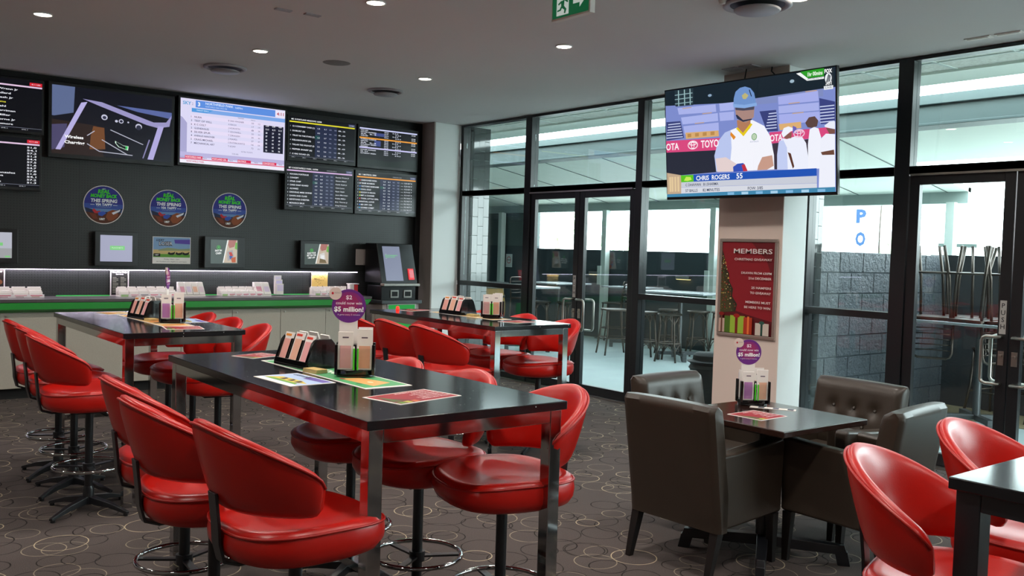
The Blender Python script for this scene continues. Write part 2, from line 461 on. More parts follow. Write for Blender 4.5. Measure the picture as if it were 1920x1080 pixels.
def door_leaf(n, y0, y1, hinge_lo, push=True):
    """glass leaf between y0 and y1; the meeting stile carries the pull handles"""
    d = bpy.data.objects.new('door_%d' % n, None); COL.objects.link(d); d['kind'] = 'structure'
    d.location = (6.70, (y0+y1)/2, 0); h = (y1-y0)/2
    fb = MB()
    a, b = (-h+.004, h-.004)
    for q0, q1 in ((a, a+.075), (b-.075, b)): fb.box(-.025, .025, q0, q1, .012, 2.155)
    fb.box(-.025, .025, a+.075, b-.075, .012, .10); fb.box(-.025, .025, a+.075, b-.075, 2.085, 2.155)
    fb.build('door_frame', M['black'], d, bevel=.003)
    MB().box(-.004, .004, a+.07, b-.07, .095, 2.09).build('glass', M['glass'], d)
    s = 1 if hinge_lo else -1
    yh = s*(h-.045)
    for sx_ in (-1, 1):
        hb = MB(); x = sx_*.02; xo = sx_*.075
        yo = yh-s*.115
        path = [(x, yh, 1.00), (xo, yh, 1.00), (xo, yo+s*.03, 1.0), (xo, yo+s*.009, .99), (xo, yo, .97), (xo, yo, .70),
                (xo, yo+s*.009, .68), (xo, yo+s*.03, .67), (xo, yh, .67), (x, yh, .67)]
        hb.tube(path, .012, 10)
        tag(hb.build('door_handle', M['steel'], d, smooth=True), 'brushed steel pull handle')
    MB().box(-.032, -.025, yh-.02, yh+.02, .80, .90).box(-.045, -.03, yh-.01, yh+.012, .86, .875).build('lock', M['steel'], d, bevel=.001)
    if push:
        c = Canvas(.045, .235)
        c.rect(0, 0, 1, 1, '#a9a6a3'); c.up()
        for i, ch in enumerate('PUSH'): c.text(ch, .5, .78-.21*i, .14, '#1c1c20', 'c', bold=.01)
        tag(c.build('push_sign', d, (-.027, yh+.022, 1.02), SIDEW), 'narrow grey plate lettered PUSH downwards')
    return d
door_leaf(1, 7.24, 8.06, False, True)
door_leaf(2, 6.42, 7.24, True, False)
door_leaf(3, 2.81, 3.58, False, True)
door_leaf(4, 2.04, 2.81, True, False)
# bright steel strips above both door pairs, standing in for light at the gap
struct('trim_5', MB().box(6.64, 6.66, 6.44, 8.05, 2.150, 2.166).box(6.64, 6.66, 2.06, 3.56, 2.150, 2.166), M['steel'])

# ---------------------------------------------------------------- outside: patio, roof, walls
struct('floor_patio', MB().box(6.66, 11.45, -6, 15.5, -.1, -.003), M['patio'])
struct('floor_yard_strip', MB().box(8.95, 9.75, -3, 4.75, -.003, .004), M['dirt'])
struct('wall_patio_far', MB().box(11.45, 11.6, 4.95, 13.7, -.1, 1.56), M['farwall'])
struct('wall_patio_far_high', MB().box(11.45, 11.6, 13.7, 15.6, -.1, 1.60).box(11.45, 11.6, 13.7, 15.6, 1.60, 2.4, 1), [M['farwall'], M['gbeam']])
struct('wall_patio_side', MB().box(6.8, 11.6, 15.5, 15.7, -.1, 2.9), M['farwall'])
struct('wall_outside_back', MB().box(6.28, 6.75, 9.95, 15.6, 0, 3.1), M['gbeam'])
# split-face block walls
def block_wall(name, face, a0, a1, zt, fixed, mt):
    """courses of rough blocks, each slightly proud of the mortar bed"""
    mb = MB(); L, H = .395, .197
    n = 0; z = zt
    while z > 0.0:
        z0 = max(z-H+.012, 0)
        x = a0-(L/2 if n % 2 else 0)
        while x < a1:
            q0, q1 = max(x+.006, a0), min(x+L-.006, a1)
            if q1-q0 > .02:
                if face == '-Y': mb.box(q0, q1, fixed, fixed+.18, z0, z, 0)
                else: mb.box(fixed, fixed+.18, q0, q1, z0, z, 0)
            x += L
        z -= H; n += 1
    if face == '-Y': mb.box(a0, a1, fixed+.018, fixed+.17, 0, zt-.01, 1)
    else: mb.box(fixed+.018, fixed+.17, a0, a1, 0, zt-.01, 1)
    return struct(name, mb, [mt, M['farwall']], bevel=.01)
block_wall('wall_block', '-Y', 7.28, 9.7, 1.58, 4.75, M['blocks'])
struct('wall_yard_far', MB().box(9.7, 9.85, -4, 4.93, 0, 1.59), mat('charcoal_painted_block', '#2b3035', .7, noise=(2, .12)))
# glazed tile piers outside the glass
def tile_pier(n, x0, x1, y0, y1, zt):
    mb = MB().box(x0, x1, y0, y1, 0, zt, 1)
    nt_ = max(2, int(round((x1-x0)/.075))); wd = (x1-x0)/nt_
    for i in range(nt_):
        z = 0 - (.12 if i % 2 else 0)
        while z < zt:
            a, b = max(z+.003, .0), min(z+.24-.003, zt)
            if b-a > .01: mb.box(x0+i*wd+.0015, x0+(i+1)*wd-.0015, y0-.008, y0, a, b, 0)
            z += .24
    z = 0
    while z < zt:
        for j in range(4): mb.box(x0-.008, x0, y0+j*.06+.002, y0+(j+1)*.06-.002, z+.003, min(z+.237, zt), 0)
        z += .24
    return struct('trim_%d' % n, mb, [M['tile'], M['grout']])
tile_pier(6, 6.98, 7.28, 4.70, 4.95, 3.05)
tile_pier(7, 6.90, 7.16, 9.50, 9.75, 3.05)
# roof: acoustic soffit with white tees, smooth margin, beam, sloping pale lining, fascia
sf = MB().box(6.79, 7.55, -5, 15.6, 3.10, 3.16, 0)
y = -5
while y < 15.5:
    sf.box(6.79, 7.55, y, y+.03, 3.094, 3.10, 1); y += .62
sf.box(6.79, 6.83, -5, 15.6, 3.094, 3.10, 1).box(7.2, 7.22, -5, 15.6, 3.094, 3.10, 1)
struct('ceiling_soffit', sf, [M['soffit'], M['post']])
struct('ceiling_soffit_edge', MB().box(7.55, 8.0, -5, 15.6, 3.08, 3.16), M['pale'])
struct('wall_head_beam', MB().box(8.55, 8.75, -5, 15.6, 2.81, 3.00).box(8.50, 8.80, -5, 15.6, 3.00, 3.09).box(8.5, 8.8, -5, 15.6, 2.80, 2.825), M['gbeam'], bevel=.005)
def zr(x): return 2.84-.1704*(x-8.75)
rf = MB()
for xa, xb, ya in ((8.75, 10.0, 1.6), (10.0, 11.45, 5.35)):
    rf.loft([[(x, y_, z) for x, z in ((xa, zr(xa)), (xb, zr(xb)), (xb, zr(xb)+.06), (xa, zr(xa)+.06))] for y_ in (ya, 15.6)])
struct('ceiling_patio_roof', rf, M['pale'])
sm = MB(); y = 5.6
while y < 15.4:
    sm.loft([[(8.76, y, 2.836), (11.4, y, 2.386), (11.4, y, 2.380), (8.76, y, 2.830)], [(8.76, y+.012, 2.836), (11.4, y+.012, 2.386), (11.4, y+.012, 2.380), (8.76, y+.012, 2.830)]]); y += 1.2
struct('trim_8', sm, M['gbeam'])
struct('trim_9', MB().box(11.38, 11.52, 5.35, 15.6, 2.25, 2.44), mat('mid_grey_fascia', '#93a09c', .5, noise=(2, .06)))
for (x, y) in ((11.36, 11.62), (11.36, 9.22), (11.36, 5.53), (11.36, 14.6)):
    pt = thing('roof_post', 'pale grey steel roof post', 'post', (x, y, 0), group='patio roof posts')
    MB().box(-.055, .055, -.055, .055, 0, 2.26).build('shaft', M['post'], pt, bevel=.004)
    MB().box(-.10, .10, -.10, .10, 0, .012).build('base_plate', M['dsteel'], pt)
    pl = {11.62: 'pale grey steel roof post seen through the right leaf of the double doors', 9.22: 'pale grey steel roof post seen just left of the poster column',
          5.53: 'pale grey steel roof post rising behind the upturned stacked chairs', 14.6: 'pale grey steel roof post in the far left of the patio'}[y]
    pt['label'] = pl
    if y in (11.62, 9.22):
        MB().box(-.09, -.055, .02, .10, .95, 1.28).build('switch_box', M['post'], pt, bevel=.004)

# ---------------------------------------------------------------- ceiling fittings
rim = MB(); rim.lathe([(.040, 0), (.062, 0), (.066, -.006), (.060, -.010), (.054, -.004), (.050, .0), (.040, 0)], n=28)
proto = thing('downlight', 'round recessed downlight', 'ceiling light', (0, 0, ZC), group='recessed downlights')
rim.build('trim_ring', M['white'], proto, smooth=True)
MB().lathe([(.0, -.002), (.052, -.002), (.052, -.0065), (.0, -.0085)], n=24).build('lens', M['lens'], proto, smooth=True)
def lamp_data():
    L_ = bpy.data.lights.new('downlight_beam', 'SPOT'); L_.energy = LAMP_W; L_.color = (1.0, .93, .86)
    L_.spot_size = math.radians(165); L_.spot_blend = .75; L_.shadow_soft_size = .11
    return L_
LD = lamp_data()
spots = [((1.43, 7.10), 'recessed downlight at the far left, above the leftmost screens'), ((3.02, 7.11), 'recessed downlight above the white racing screen, left of the round speaker'),
         ((4.60, 7.12), 'recessed downlight farthest right along the betting wall'), ((2.95, 5.16), 'recessed downlight cut by the top edge, beside the small ceiling strips'),
         ((4.60, 5.22), 'recessed downlight just below the green exit sign'), ((4.72, 3.27), 'recessed downlight glowing at the top edge beside the large round air diffuser'),
         ((1.43, 5.18), None), ((3.0, 3.2), None), ((1.43, 3.2), None), ((1.43, 1.2), None), ((3.0, 1.2), None), ((4.7, 1.2), None), ((-.3, 5.1), None), ((-.3, 7.1), None), ((-.3, 2.5), None), ((1.4, -1), None), ((4.0, -1), None)]  # entries without a label are unseen downlights, added to light the room
for i, ((x, y), lb) in enumerate(spots):
    d = proto if i == 0 else copy_tree(proto)
    d.location = (x, y, ZC); d['label'] = lb or 'added recessed downlight in the ceiling nearer the camera, out of the picture'
    lo = bpy.data.objects.new('downlight_beam', LD); COL.objects.link(lo); lo.parent = d; lo.location = (0, 0, -.02)
def diffuser(x, y, s, label):
    t = thing('air_diffuser', label, 'air vent', (x, y, ZC), group='round ceiling air diffusers')
    MB().lathe([(.02, 0), (.185*s, 0), (.185*s, -.012), (.165*s, -.020), (.150*s, -.010), (.145*s, .0)], n=36).build('outer_ring', M['diff'], t, smooth=True)
    MB().lathe([(0, -.001), (.146*s, -.001), (.146*s, -.006), (0, -.006)], n=32).build('throat', M['diffd'], t)
    MB().lathe([(0, -.03), (.118*s, -.03), (.126*s, -.036), (.118*s, -.046), (0, -.05)], n=36).build('centre_disc', M['diff'], t, smooth=True)
diffuser(3.08, 8.01, 1.0, 'round air diffuser in the ceiling, above the white racing screen')
diffuser(4.69, 7.97, .95, 'round air diffuser in the ceiling, above the two right-hand columns of race screens')
diffuser(4.66, 3.52, 1.12, 'large round air diffuser at the top edge, above the hanging television')
sp = MB().lathe([(0, -.004), (.105, -.004), (.115, -.001), (.116, 0), (0, 0)], n=32).build('ceiling_speaker', mat('speaker_grille', '#8a8482', .8, noise=(60, .2)), smooth=True)
sp.location = (3.69, 7.09, ZC); tag(sp, 'flush round grey ceiling speaker between two downlights', 'speaker')
for (x, y, ll) in ((2.60, 5.76, 'small slotted ceiling vent strip, the left one of the pair'), (2.80, 5.74, 'small slotted ceiling vent strip, the right one of the pair')):
    o = MB().box(-.055, .055, -.022, .022, -.008, 0).box(-.045, .045, -.004, .004, -.010, -.007).build('ceiling_vent_strip', M['diff']); o.location = (x, y, ZC)
    tag(o, ll, 'vent', 'small vent strips')
for (x, y, ll) in ((6.40, 2.99, 'white ceiling slot vent by the glazing, the left one above the right-hand doors'), (6.40, 2.79, 'white ceiling slot vent by the glazing, the right one above the right-hand doors')):
    o = MB().box(-.035, .035, -.085, .085, -.006, 0).box(-.02, .02, -.07, .07, -.009, -.006).build('slot_vent', M['paper']); o.location = (x, y, ZC)
    tag(o, ll, 'vent', 'white slot vents')
o = MB().lathe([(0, -.02), (.018, -.018), (.024, 0), (0, 0)], n=16).build('smoke_detector', M['paper'], smooth=True); o.location = (4.45, 3.62, ZC)
tag(o, 'tiny white ceiling sensor left of the large round diffuser', 'sensor')
# exit sign hanging from the ceiling
t = thing('exit_sign', 'green running man exit sign hanging from the ceiling at the top edge', 'exit sign', (3.58, 4.005, 2.862), -PI/2)
MB().box(-.165, .165, -.012, .03, -.005, .165).build('housing', M['paper'], t, bevel=.004)
MB().box(-.03, .03, 0, .02, .165, .183).build('mount', M['paper'], t)
c = Canvas(.31, .15, emit=.55)
c.rect(0, 0, 1, 1, '#12683f'); c.up().rect(.12, .08, .46, .92, '#dfe9e0'); c.up()
c.poly([(.58, .40), (.76, .40), (.76, .22), (.92, .52), (.76, .82), (.76, .64), (.58, .64)], '#dfe9e0')
for pts in ([(.24, .62), (.34, .66), (.33, .42), (.25, .40)], [(.25, .44), (.33, .42), (.40, .28), (.37, .12), (.33, .14), (.34, .27), (.28, .34)],
            [(.24, .42), (.29, .40), (.24, .26), (.14, .24), (.14, .30), (.21, .32)], [(.33, .64), (.42, .52), (.45, .56), (.36, .70)], [(.25, .64), (.16, .54), (.18, .48), (.27, .57)]):
    c.poly(pts, '#12683f')
c.disc(.33, .77, .03, .065, '#12683f')
c.build('sign_face', t, (-.155, -.013, .006), BACKW)
# ---------------------------------------------------------------- hanging television with the cricket picture
CRICKET = [
    ([(0.0,1.0),(1.0,1.0),(1.0,0.839),(0.57,0.829),(0.43,0.816),(0.0,0.864)], '#16242e'),
    ([(0.57,0.829),(0.939,0.839),(0.938,0.775),(0.695,0.807),(0.695,0.77),(0.569,0.773)], '#7f8cc0'),
    ([(0.065,0.994),(0.19,0.993),(0.187,0.839),(0.069,0.846)], '#26363f'),
    ([(0.081,0.83),(0.33,0.821),(0.334,0.753),(0.09,0.768)], '#a9b2ea'),
    ([(0.104,0.739),(0.343,0.741),(0.345,0.67),(0.114,0.673)], '#aab4ec'),
    ([(0.118,0.656),(0.347,0.656),(0.348,0.582),(0.127,0.581)], '#a9b2ea'),
    ([(0.353,0.823),(0.443,0.82),(0.443,0.751),(0.357,0.754)], '#aab4ec'),
    ([(0.352,0.742),(0.443,0.738),(0.442,0.664),(0.356,0.667)], '#a9b2ea'),
    ([(0.699,0.818),(0.912,0.826),(0.916,0.744),(0.701,0.751)], '#a6aeea'),
    ([(0.701,0.739),(0.916,0.732),(0.917,0.667),(0.702,0.677)], '#a9b2ea'),
    ([(0.702,0.669),(0.919,0.658),(0.921,0.578),(0.705,0.585)], '#a6aeea'),
    ([(0.132,0.594),(0.346,0.585),(0.348,0.533),(0.135,0.536)], '#d9ab72'),
    ([(0.702,0.588),(0.822,0.59),(0.824,0.538),(0.707,0.536)], '#dcae74'),
    ([(0.004,0.711),(0.101,0.706),(0.123,0.548),(0.005,0.536)], '#3a4278'),
    ([(0.594,0.713),(0.688,0.71),(0.698,0.531),(0.635,0.534)], '#39417a'),
    ([(0.919,0.766),(0.999,0.723),(0.999,0.553),(0.926,0.554)], '#3a4280'),
    ([(0.0,0.534),(0.355,0.517),(0.354,0.409),(0.001,0.424)], '#d8487e'),
    ([(0.648,0.526),(0.971,0.524),(0.974,0.453),(0.66,0.429)], '#d8487e'),
    ([(0.001,0.424),(0.354,0.409),(0.352,0.214),(0.098,0.202),(-0.0,0.232)], '#262a38'),
    ([(0.664,0.429),(0.999,0.45),(0.998,0.194),(0.675,0.208)], '#3b3240'),
    ([(-0.0,0.232),(0.098,0.202),(0.098,0.023),(0.0,0.021)], '#c3a98c'),
    ([(0.701,0.439),(0.722,0.467),(0.746,0.456),(0.798,0.476),(0.83,0.46),(0.849,0.41),(0.859,0.301),(0.86,0.193),(0.69,0.204),(0.691,0.33)], '#eceffc'),
    ([(0.701,0.439),(0.722,0.467),(0.746,0.385),(0.749,0.202),(0.69,0.204),(0.691,0.33)], '#c2cdf2'),
    ([(0.73,0.484),(0.774,0.515),(0.77,0.461),(0.738,0.459)], '#8a5a50'),
    ([(0.716,0.505),(0.73,0.551),(0.755,0.561),(0.779,0.545),(0.79,0.527),(0.766,0.516),(0.726,0.47)], '#f0f3fd'),
    ([(0.75,0.346),(0.767,0.334),(0.785,0.223),(0.777,0.206)], '#5a3528'),
    ([(0.779,0.563),(0.798,0.548),(0.801,0.494),(0.778,0.502)], '#6a62b8'),
    ([(0.869,0.52),(0.892,0.537),(0.915,0.52),(0.928,0.447),(0.923,0.194),(0.86,0.195),(0.859,0.396)], '#f0f2fc'),
    ([(0.846,0.577),(0.865,0.619),(0.896,0.623),(0.914,0.585),(0.907,0.539),(0.877,0.531),(0.857,0.54)], '#5c4440'),
    ([(0.926,0.436),(0.953,0.474),(0.999,0.462),(0.998,0.006),(0.913,0.004),(0.918,0.224)], '#eef0fb'),
    ([(0.926,0.327),(0.993,0.34),(0.995,0.299),(0.933,0.303)], '#6b4638'),
    ([(0.945,0.539),(0.972,0.568),(0.999,0.566),(0.999,0.503),(0.949,0.527)], '#e9ecf8'),
    ([(0.953,0.521),(0.999,0.503),(0.999,0.468),(0.971,0.468)], '#7a5148'),
    ([(0.329,0.216),(0.319,0.361),(0.344,0.488),(0.387,0.56),(0.464,0.595),(0.551,0.648),(0.621,0.585),(0.654,0.494),(0.674,0.331),(0.675,0.208),(0.496,0.209)], '#f3f4fc'),
    ([(0.329,0.216),(0.319,0.361),(0.344,0.488),(0.387,0.56),(0.423,0.575),(0.427,0.42),(0.411,0.216)], '#b9c6ee'),
    ([(0.326,0.334),(0.39,0.341),(0.461,0.27),(0.452,0.209),(0.336,0.214)], '#e3d0cf'),
    ([(0.607,0.319),(0.664,0.33),(0.672,0.239),(0.634,0.209),(0.578,0.209),(0.583,0.246)], '#c79a88'),
    ([(0.434,0.25),(0.461,0.276),(0.497,0.279),(0.521,0.207),(0.436,0.206)], '#3450b4'),
    ([(0.486,0.261),(0.504,0.27),(0.521,0.207),(0.496,0.206)], '#c03040'),
    ([(0.462,0.658),(0.544,0.661),(0.54,0.578),(0.498,0.516),(0.465,0.575)], '#b27c5c'),
    ([(0.456,0.586),(0.465,0.597),(0.497,0.542),(0.544,0.621),(0.554,0.607),(0.5,0.511)], '#e6c81c'),
    ([(0.424,0.562),(0.454,0.512),(0.441,0.489),(0.42,0.534)], '#e08a2c'),
    ([(0.452,0.781),(0.568,0.767),(0.562,0.669),(0.517,0.628),(0.477,0.65),(0.456,0.71)], '#a9877f'),
    ([(0.452,0.781),(0.568,0.767),(0.564,0.733),(0.5,0.735),(0.456,0.748)], '#4c4a5c'),
    ([(0.456,0.704),(0.464,0.706),(0.499,0.653),(0.551,0.658),(0.551,0.648),(0.499,0.638),(0.464,0.671)], '#2a3048'),
    ([(0.443,0.789),(0.446,0.852),(0.457,0.907),(0.484,0.936),(0.514,0.941),(0.545,0.921),(0.566,0.877),(0.574,0.816),(0.576,0.766),(0.509,0.762)], '#6f93cc'),
    ([(0.44,0.804),(0.509,0.784),(0.58,0.79),(0.582,0.763),(0.509,0.755),(0.444,0.773)], '#86abe0'),
    ([(0.494,0.868),(0.514,0.887),(0.534,0.861),(0.518,0.832),(0.501,0.836)], '#bdb47a'),
    ([(0.536,0.91),(0.541,0.909),(0.553,0.851),(0.549,0.846)], '#10182c'),
    ([(0.182,0.2),(0.905,0.198),(0.905,0.136),(0.183,0.137)], '#1d52b4'),
    ([(0.098,0.2),(0.182,0.2),(0.183,0.137),(0.1,0.135)], '#5cc41e'),
    ([(0.1,0.135),(0.906,0.136),(0.906,0.076),(0.099,0.088)], '#c8ccd8'),
    ([(0.099,0.086),(0.906,0.074),(0.906,0.025),(0.098,0.03)], '#d6d9e2'),
    ([(-0.001,0.028),(1.0,0.039),(1.0,0.0),(0.0,0.0)], '#3f86ac'),
    ([(0.824,0.998),(0.947,1.0),(0.946,0.936),(0.859,0.937)], '#2c9c28'),
    ([(0.802,0.988),(0.824,0.992),(0.866,0.932),(0.946,0.933),(0.946,0.915),(0.859,0.917)], '#f0f4f4'),
    ([(0.945,0.855),(0.992,0.855),(0.992,0.825),(0.946,0.826)], '#e8ecf0'),
]
tv = thing('hanging_television', 'large hanging television showing a cricket match in front of the poster column', 'television', (6.035, 4.578, 1.976))
tv.rotation_euler = (0, 0, -PI/2+.0285)          # local -Y looks into the room
TW, TH = 1.606, .93
tilt = Matrix.Translation((0, -.035, 0)) @ Matrix.Rotation(math.radians(5.3), 4, 'X')
bd = MB().box(-TW/2, TW/2, 0, .035, 0, TH, 0, tilt).box(-.5, .5, .035, .07, .12, .62, 0, tilt)
bd.build('housing', M['blackp'], tv, bevel=.004)
MB().box(-.12, .12, .05, .24, .30, .36).box(-.2, .2, .232, .252, .15, .55).box(-.16, .16, .06, .09, .18, .60).build('wall_bracket', M['blackm'], tv, bevel=.003)
c = Canvas(TW-.022, TH-.034, emit=1.0, step=.00012)
c.rect(0, 0, 1, 1, '#7d8ccc')
for pts, col in CRICKET:
    c.up(); c.poly([(min(max(x, 0), 1), min(max(y, 0), 1)) for x, y in pts], col)
c.up()
for x in (.095, .135, .172): c.rect(x-.003, .845, x+.003, .99, '#9fc2c4')
for y in (.87, .91, .95): c.rect(.07, y-.004, .188, y+.003, '#8fb0b8')
for i in range(6):
    y = .555+i*.025
    c.rect(.006+.003*i, y, .118-.003*i, y+.008, '#ccd5f4'); c.rect(.63+.004*i, y, .693, y+.008, '#ccd5f4'); c.rect(.925, y+.01, .998, y+.018, '#ccd5f4')
for i in range(4): c.rect(.15+.05*i, .548, .175+.05*i, .58, '#b98a4e')
for x, y in ((.12, .815), (.2, .665), (.25, .745), (.76, .745), (.85, .825), (.78, .66)): c.rect(x, y, x+.06, y+.008, '#c0a08c')
c.rect(.985, .0, .999, .98, '#5d6aa6') if False else None
for x in (.02, .035, .055, .075): c.rect(x, .05, x+.012, .19, '#e2c89c')
c.disc(.30, .905, .012, .012, '#8da6c0').disc(.78, .93, .012, .014, '#9fb8c8')
c.up()
c.text('OTA', .003, .444, .062, '#fff4fa', w=.088, bold=.02).text('TOYO', .237, .441, .066, '#fff4fa', w=.113, bold=.02).text('OTA', .655, .448, .055, '#fff4fa', w=.07, bold=.02)
c.ring(.184, .474, .033, .040, .0045, '#fff4fa').ring(.184, .474, .011, .036, .004, '#fff4fa').ring(.184, .486, .024, .016, .004, '#fff4fa')
c.ring(.815, .494, .030, .036, .0045, '#f3cfe4').ring(.815, .494, .010, .033, .004, '#f3cfe4').ring(.815, .504, .022, .014, .004, '#f3cfe4')
c.disc(.565, .50, .016, .030, '#bcd2b4').ring(.565, .50, .016, .030, .003, '#5a9a5a').text('AUSTRALIA', .54, .452, .014, '#9aa4c0', w=.05)
c.poly([(.12, .15), (.135, .185), (.165, .18), (.172, .155), (.145, .145)], '#c8e85a')
c.text('CHRIS  ROGERS', .202, .146, .042, '#ffffff', w=.212, bold=.015).text('55', .456, .146, .046, '#ffffff', w=.037, bold=.015)
c.text('C DHAWAN   B I.SHARMA', .130, .096, .024, '#2a3450', w=.213, bold=.01)
c.text('57 BALLS', .129, .042, .026, '#2a3450', w=.080, bold=.01).text('82 MINUTES', .243, .042, .026, '#2a3450', w=.108, bold=.01).text('FOW: 3/85', .523, .042, .026, '#2a3450', w=.088, bold=.01)
for i in range(7): c.rect(.40+.085*i, .003, .44+.085*i, .026, '#a8d0e8' if i % 2 else '#7fb6dc')
c.text('1hr 00mins', .863, .951, .032, '#f4fff0', w=.077, bold=.02).text('AUS v IND First Test', .862, .921, .012, '#5a6a78', w=.078)
c.text('FOX', .950, .958, .030, '#ffffff', w=.038, bold=.04).disc(.969, .915, .017, .040, '#eef2f6').text('501', .955, .862, .028, '#ffffff', w=.030, bold=.02).text('LIVE', .954, .834, .014, '#3a4660', w=.032)
c.up()
for k in range(3): c.poly([(.956+.008*k, .878+.004*k), (.961+.008*k, .878+.004*k), (.973+.004*k, .945-.006*k), (.969+.004*k, .948-.006*k)], '#26303c')
o = c.build('screen', tv)
o.matrix_local = tilt @ Matrix.Translation((-(TW-.022)/2, -.0015, .024)) @ Matrix.Rotation(PI/2, 4, 'X')
tag(o, 'lit screen with a batsman in a blue helmet and a score banner')
# cables and ceiling plate behind it
cb = MB().tube([(.02, .23, 1.068), (.03, .21, 1.03), (.10, .17, .98), (.12, .10, .85)], .006, 6).tube([(-.16, .14, 1.068), (-.16, .10, .9)], .005, 6)
tag(cb.build('power_cable', M['cable'], tv, smooth=True), 'black cable dropping from the ceiling')
o = MB().box(-.06, .06, -.15, -.02, -.008, 0).box(-.06, .06, .02, .15, -.008, 0).build('ceiling_socket_plate', M['diff']); o.location = (6.12, 4.76, ZC)
tag(o, 'pair of grey ceiling socket plates just above the hanging television', 'socket')

# ---------------------------------------------------------------- members poster on the column
t = thing('framed_poster', 'dark red members Christmas giveaway poster in a silver frame on the column', 'poster', (6.294, 4.7425, .832))
t.rotation_euler = (0, 0, -PI/2)
PW, PH = .585, .825
fb = MB()
for x0, x1, z0, z1 in ((-PW/2, PW/2, 0, .028), (-PW/2, PW/2, PH-.028, PH), (-PW/2, -PW/2+.028, .028, PH-.028), (PW/2-.028, PW/2, .028, PH-.028)):
    fb.box(x0, x1, -.016, 0, z0, z1)
fb.build('snap_frame', M['frame'], t, bevel=.005, seg=3)
c = Canvas(PW-.05, PH-.05, step=.0004)
c.rect(0, 0, 1, 1, '#8d1a24')
c.up().poly([(.0, 0), (1, 0), (1, .16), (.5, .22), (.0, .3)], '#5d1218').poly([(.55, 1), (1, 1), (1, .55), (.85, .8)], '#6a141b')
c.up()
rnd = random.Random(3)
for (a, b_, col) in ((.34, .9, '#2f2a1c'), (.3, .82, '#3d3a22'), (.24, .7, '#4a4426')):
    pts = [(0, .22)]
    for k in range(9):
        f = k/8; pts.append((a*(1-f)*(1.06 if k % 2 else .84)+.01, .24+(b_-.24)*f))
    pts.append((0, b_)); c.poly(pts, col); c.up()
for k in range(120):
    y = rnd.uniform(.25, .85); x = rnd.uniform(0, .34*(1-(y-.22)/.72)); r = rnd.uniform(.004, .013)
    c.disc(x, y, r, r*.65, rnd.choice(['#c9a24a', '#e8d080', '#7a6a34', '#8c2a22', '#5a6a3a', '#f4e8b0', '#a01c20']), n=8)
c.up()
for x0, x1, y1, col in ((0, .13, .16, '#c8a89a'), (.11, .23, .19, '#4c6a20'), (.22, .50, .20, '#9cba3c'), (.48, .64, .19, '#b4381e'), (.70, .95, .14, '#cfc0b4')):
    c.rect(x0, .01, x1, y1, col); c.up()
for x0, x1, col in ((.32, .37, '#7a2018'), (.55, .585, '#e8783a'), (.80, .84, '#2a4a40'), (.04, .07, '#6a4030')): c.rect(x0, .01, x1, .20 if x0 < .7 else .14, col)
c.disc(.345, .20, .06, .022, '#a02018').disc(.05, .21, .05, .02, '#8a1c18').disc(.82, .145, .05, .018, '#31584c').up()
for s_, y, h, w_ in (('MEMBERS', .875, .050, .72), ('CHRISTMAS GIVEAWAY', .80, .024, .70), ('DRAWN FROM 630PM', .655, .024, .56), ('21st DECEMBER', .60, .024, .42),
                     ('25 HAMPERS', .50, .024, .36), ('TO GIVEAWAY', .445, .024, .38), ('MEMBERS MUST', .345, .024, .46), ('BE HERE TO WIN', .29, .024, .48)):
    c.text(s_, .965, y, h, '#eadbd8', 'r', w=w_, bold=.012)
c.build('poster_sheet', t, (-(PW-.05)/2, -.004, .025), BACKW)

# ---------------------------------------------------------------- betting wall: screens
def wall_tv(label, x0, x1, z0, z1, draw, bez=.022, y=9.655, group='race screens', name='wall_screen', depth=.06, cat='screen'):
    t = thing(name, label, cat, ((x0+x1)/2, y, z0), group=group)
    W, H = x1-x0, z1-z0
    MB().box(-W/2, W/2, .0, depth, 0, H).box(-W/2+.08, W/2-.08, depth-.002, YB-y-.001, .08, H-.08).build('housing', M['blackp'], t, bevel=.003)
    c = Canvas(W-2*bez, H-2*bez-.008, emit=1.0, step=.0003)
    draw(c)
    c.build('screen', t, (-W/2+bez, -.0015, bez+.008), BACKW)
    return t
def head(c, title, bar, small='', tab='#23262e', tabtext='', tcol='#f2f2f2'):
    c.rect(0, 0, 1, 1, '#07080f'); c.up()
    c.rect(0, .865, 1, .895, bar); c.rect(.90, .905, 1, .97, tab); c.up()
    c.text(title, .03, .925, .034, tcol, w=min(.5, .016*len(title)), bold=.02)
    if small: c.text(small, .60, .925, .018, '#c8c8d4', w=.15)
    c.text(tabtext or '2 MIN', .915, .925, .024, '#dfe6f5', w=.07); c.disc(.035, .94, .010, .012, '#e8e8e8', n=8)
    c.rect(0, .055, 1, .060, '#8c90a4')
    for k in range(6): c.text('SMR %d' % (k+2), .04+.16*k, .018, .018, '#d8dae4', w=.05)
def names_board(rows, title, bar, cols=(.42, .50, .58, .66), right=None, navy=True, tab='#3b3f66', ncol='#eef0fa', cnames=None, small='', dots=None):
    def draw(c):
        head(c, title, bar, small, tab)
        n = len(rows); top = .845; dy = (top-.07)/max(n, 7)
        if navy: c.rect(.385, .075, .72, .86, '#1d2442'); c.rect(.385, top-dy*3.0, .455, top-dy*2.2, '#1c4a4a')
        c.up()
        for i, r in enumerate(rows):
            y = top-dy*(i+.78); h = .032
            c.text(str(i+1), .012, y, h, '#dfe2ee', bold=.01)
            if dots and dots[i % len(dots)]: c.disc(.052, y+.015, .010, .018, dots[i % len(dots)], n=10)
            c.text(r, .045 if not dots else .07, y, h, ncol, w=min(.33, .0185*len(r)), bold=.02)
            for j, x in enumerate(cols):
                s_ = 'N/A' if j >= 2 and navy else '%d.%d' % ((i*7+j*5) % 9+1, (i*3+j) % 10)
                c.text(s_, x, y, h*.95, '#e9ecf7' if j < 2 else '#9aa0bc', w=.036, bold=.01)
            if right:
                s_ = right[i % len(right)]
                c.text(s_, .74, y, h*.9, '#eceefa', w=min(.22, .014*len(s_)), bold=.01)
    return draw
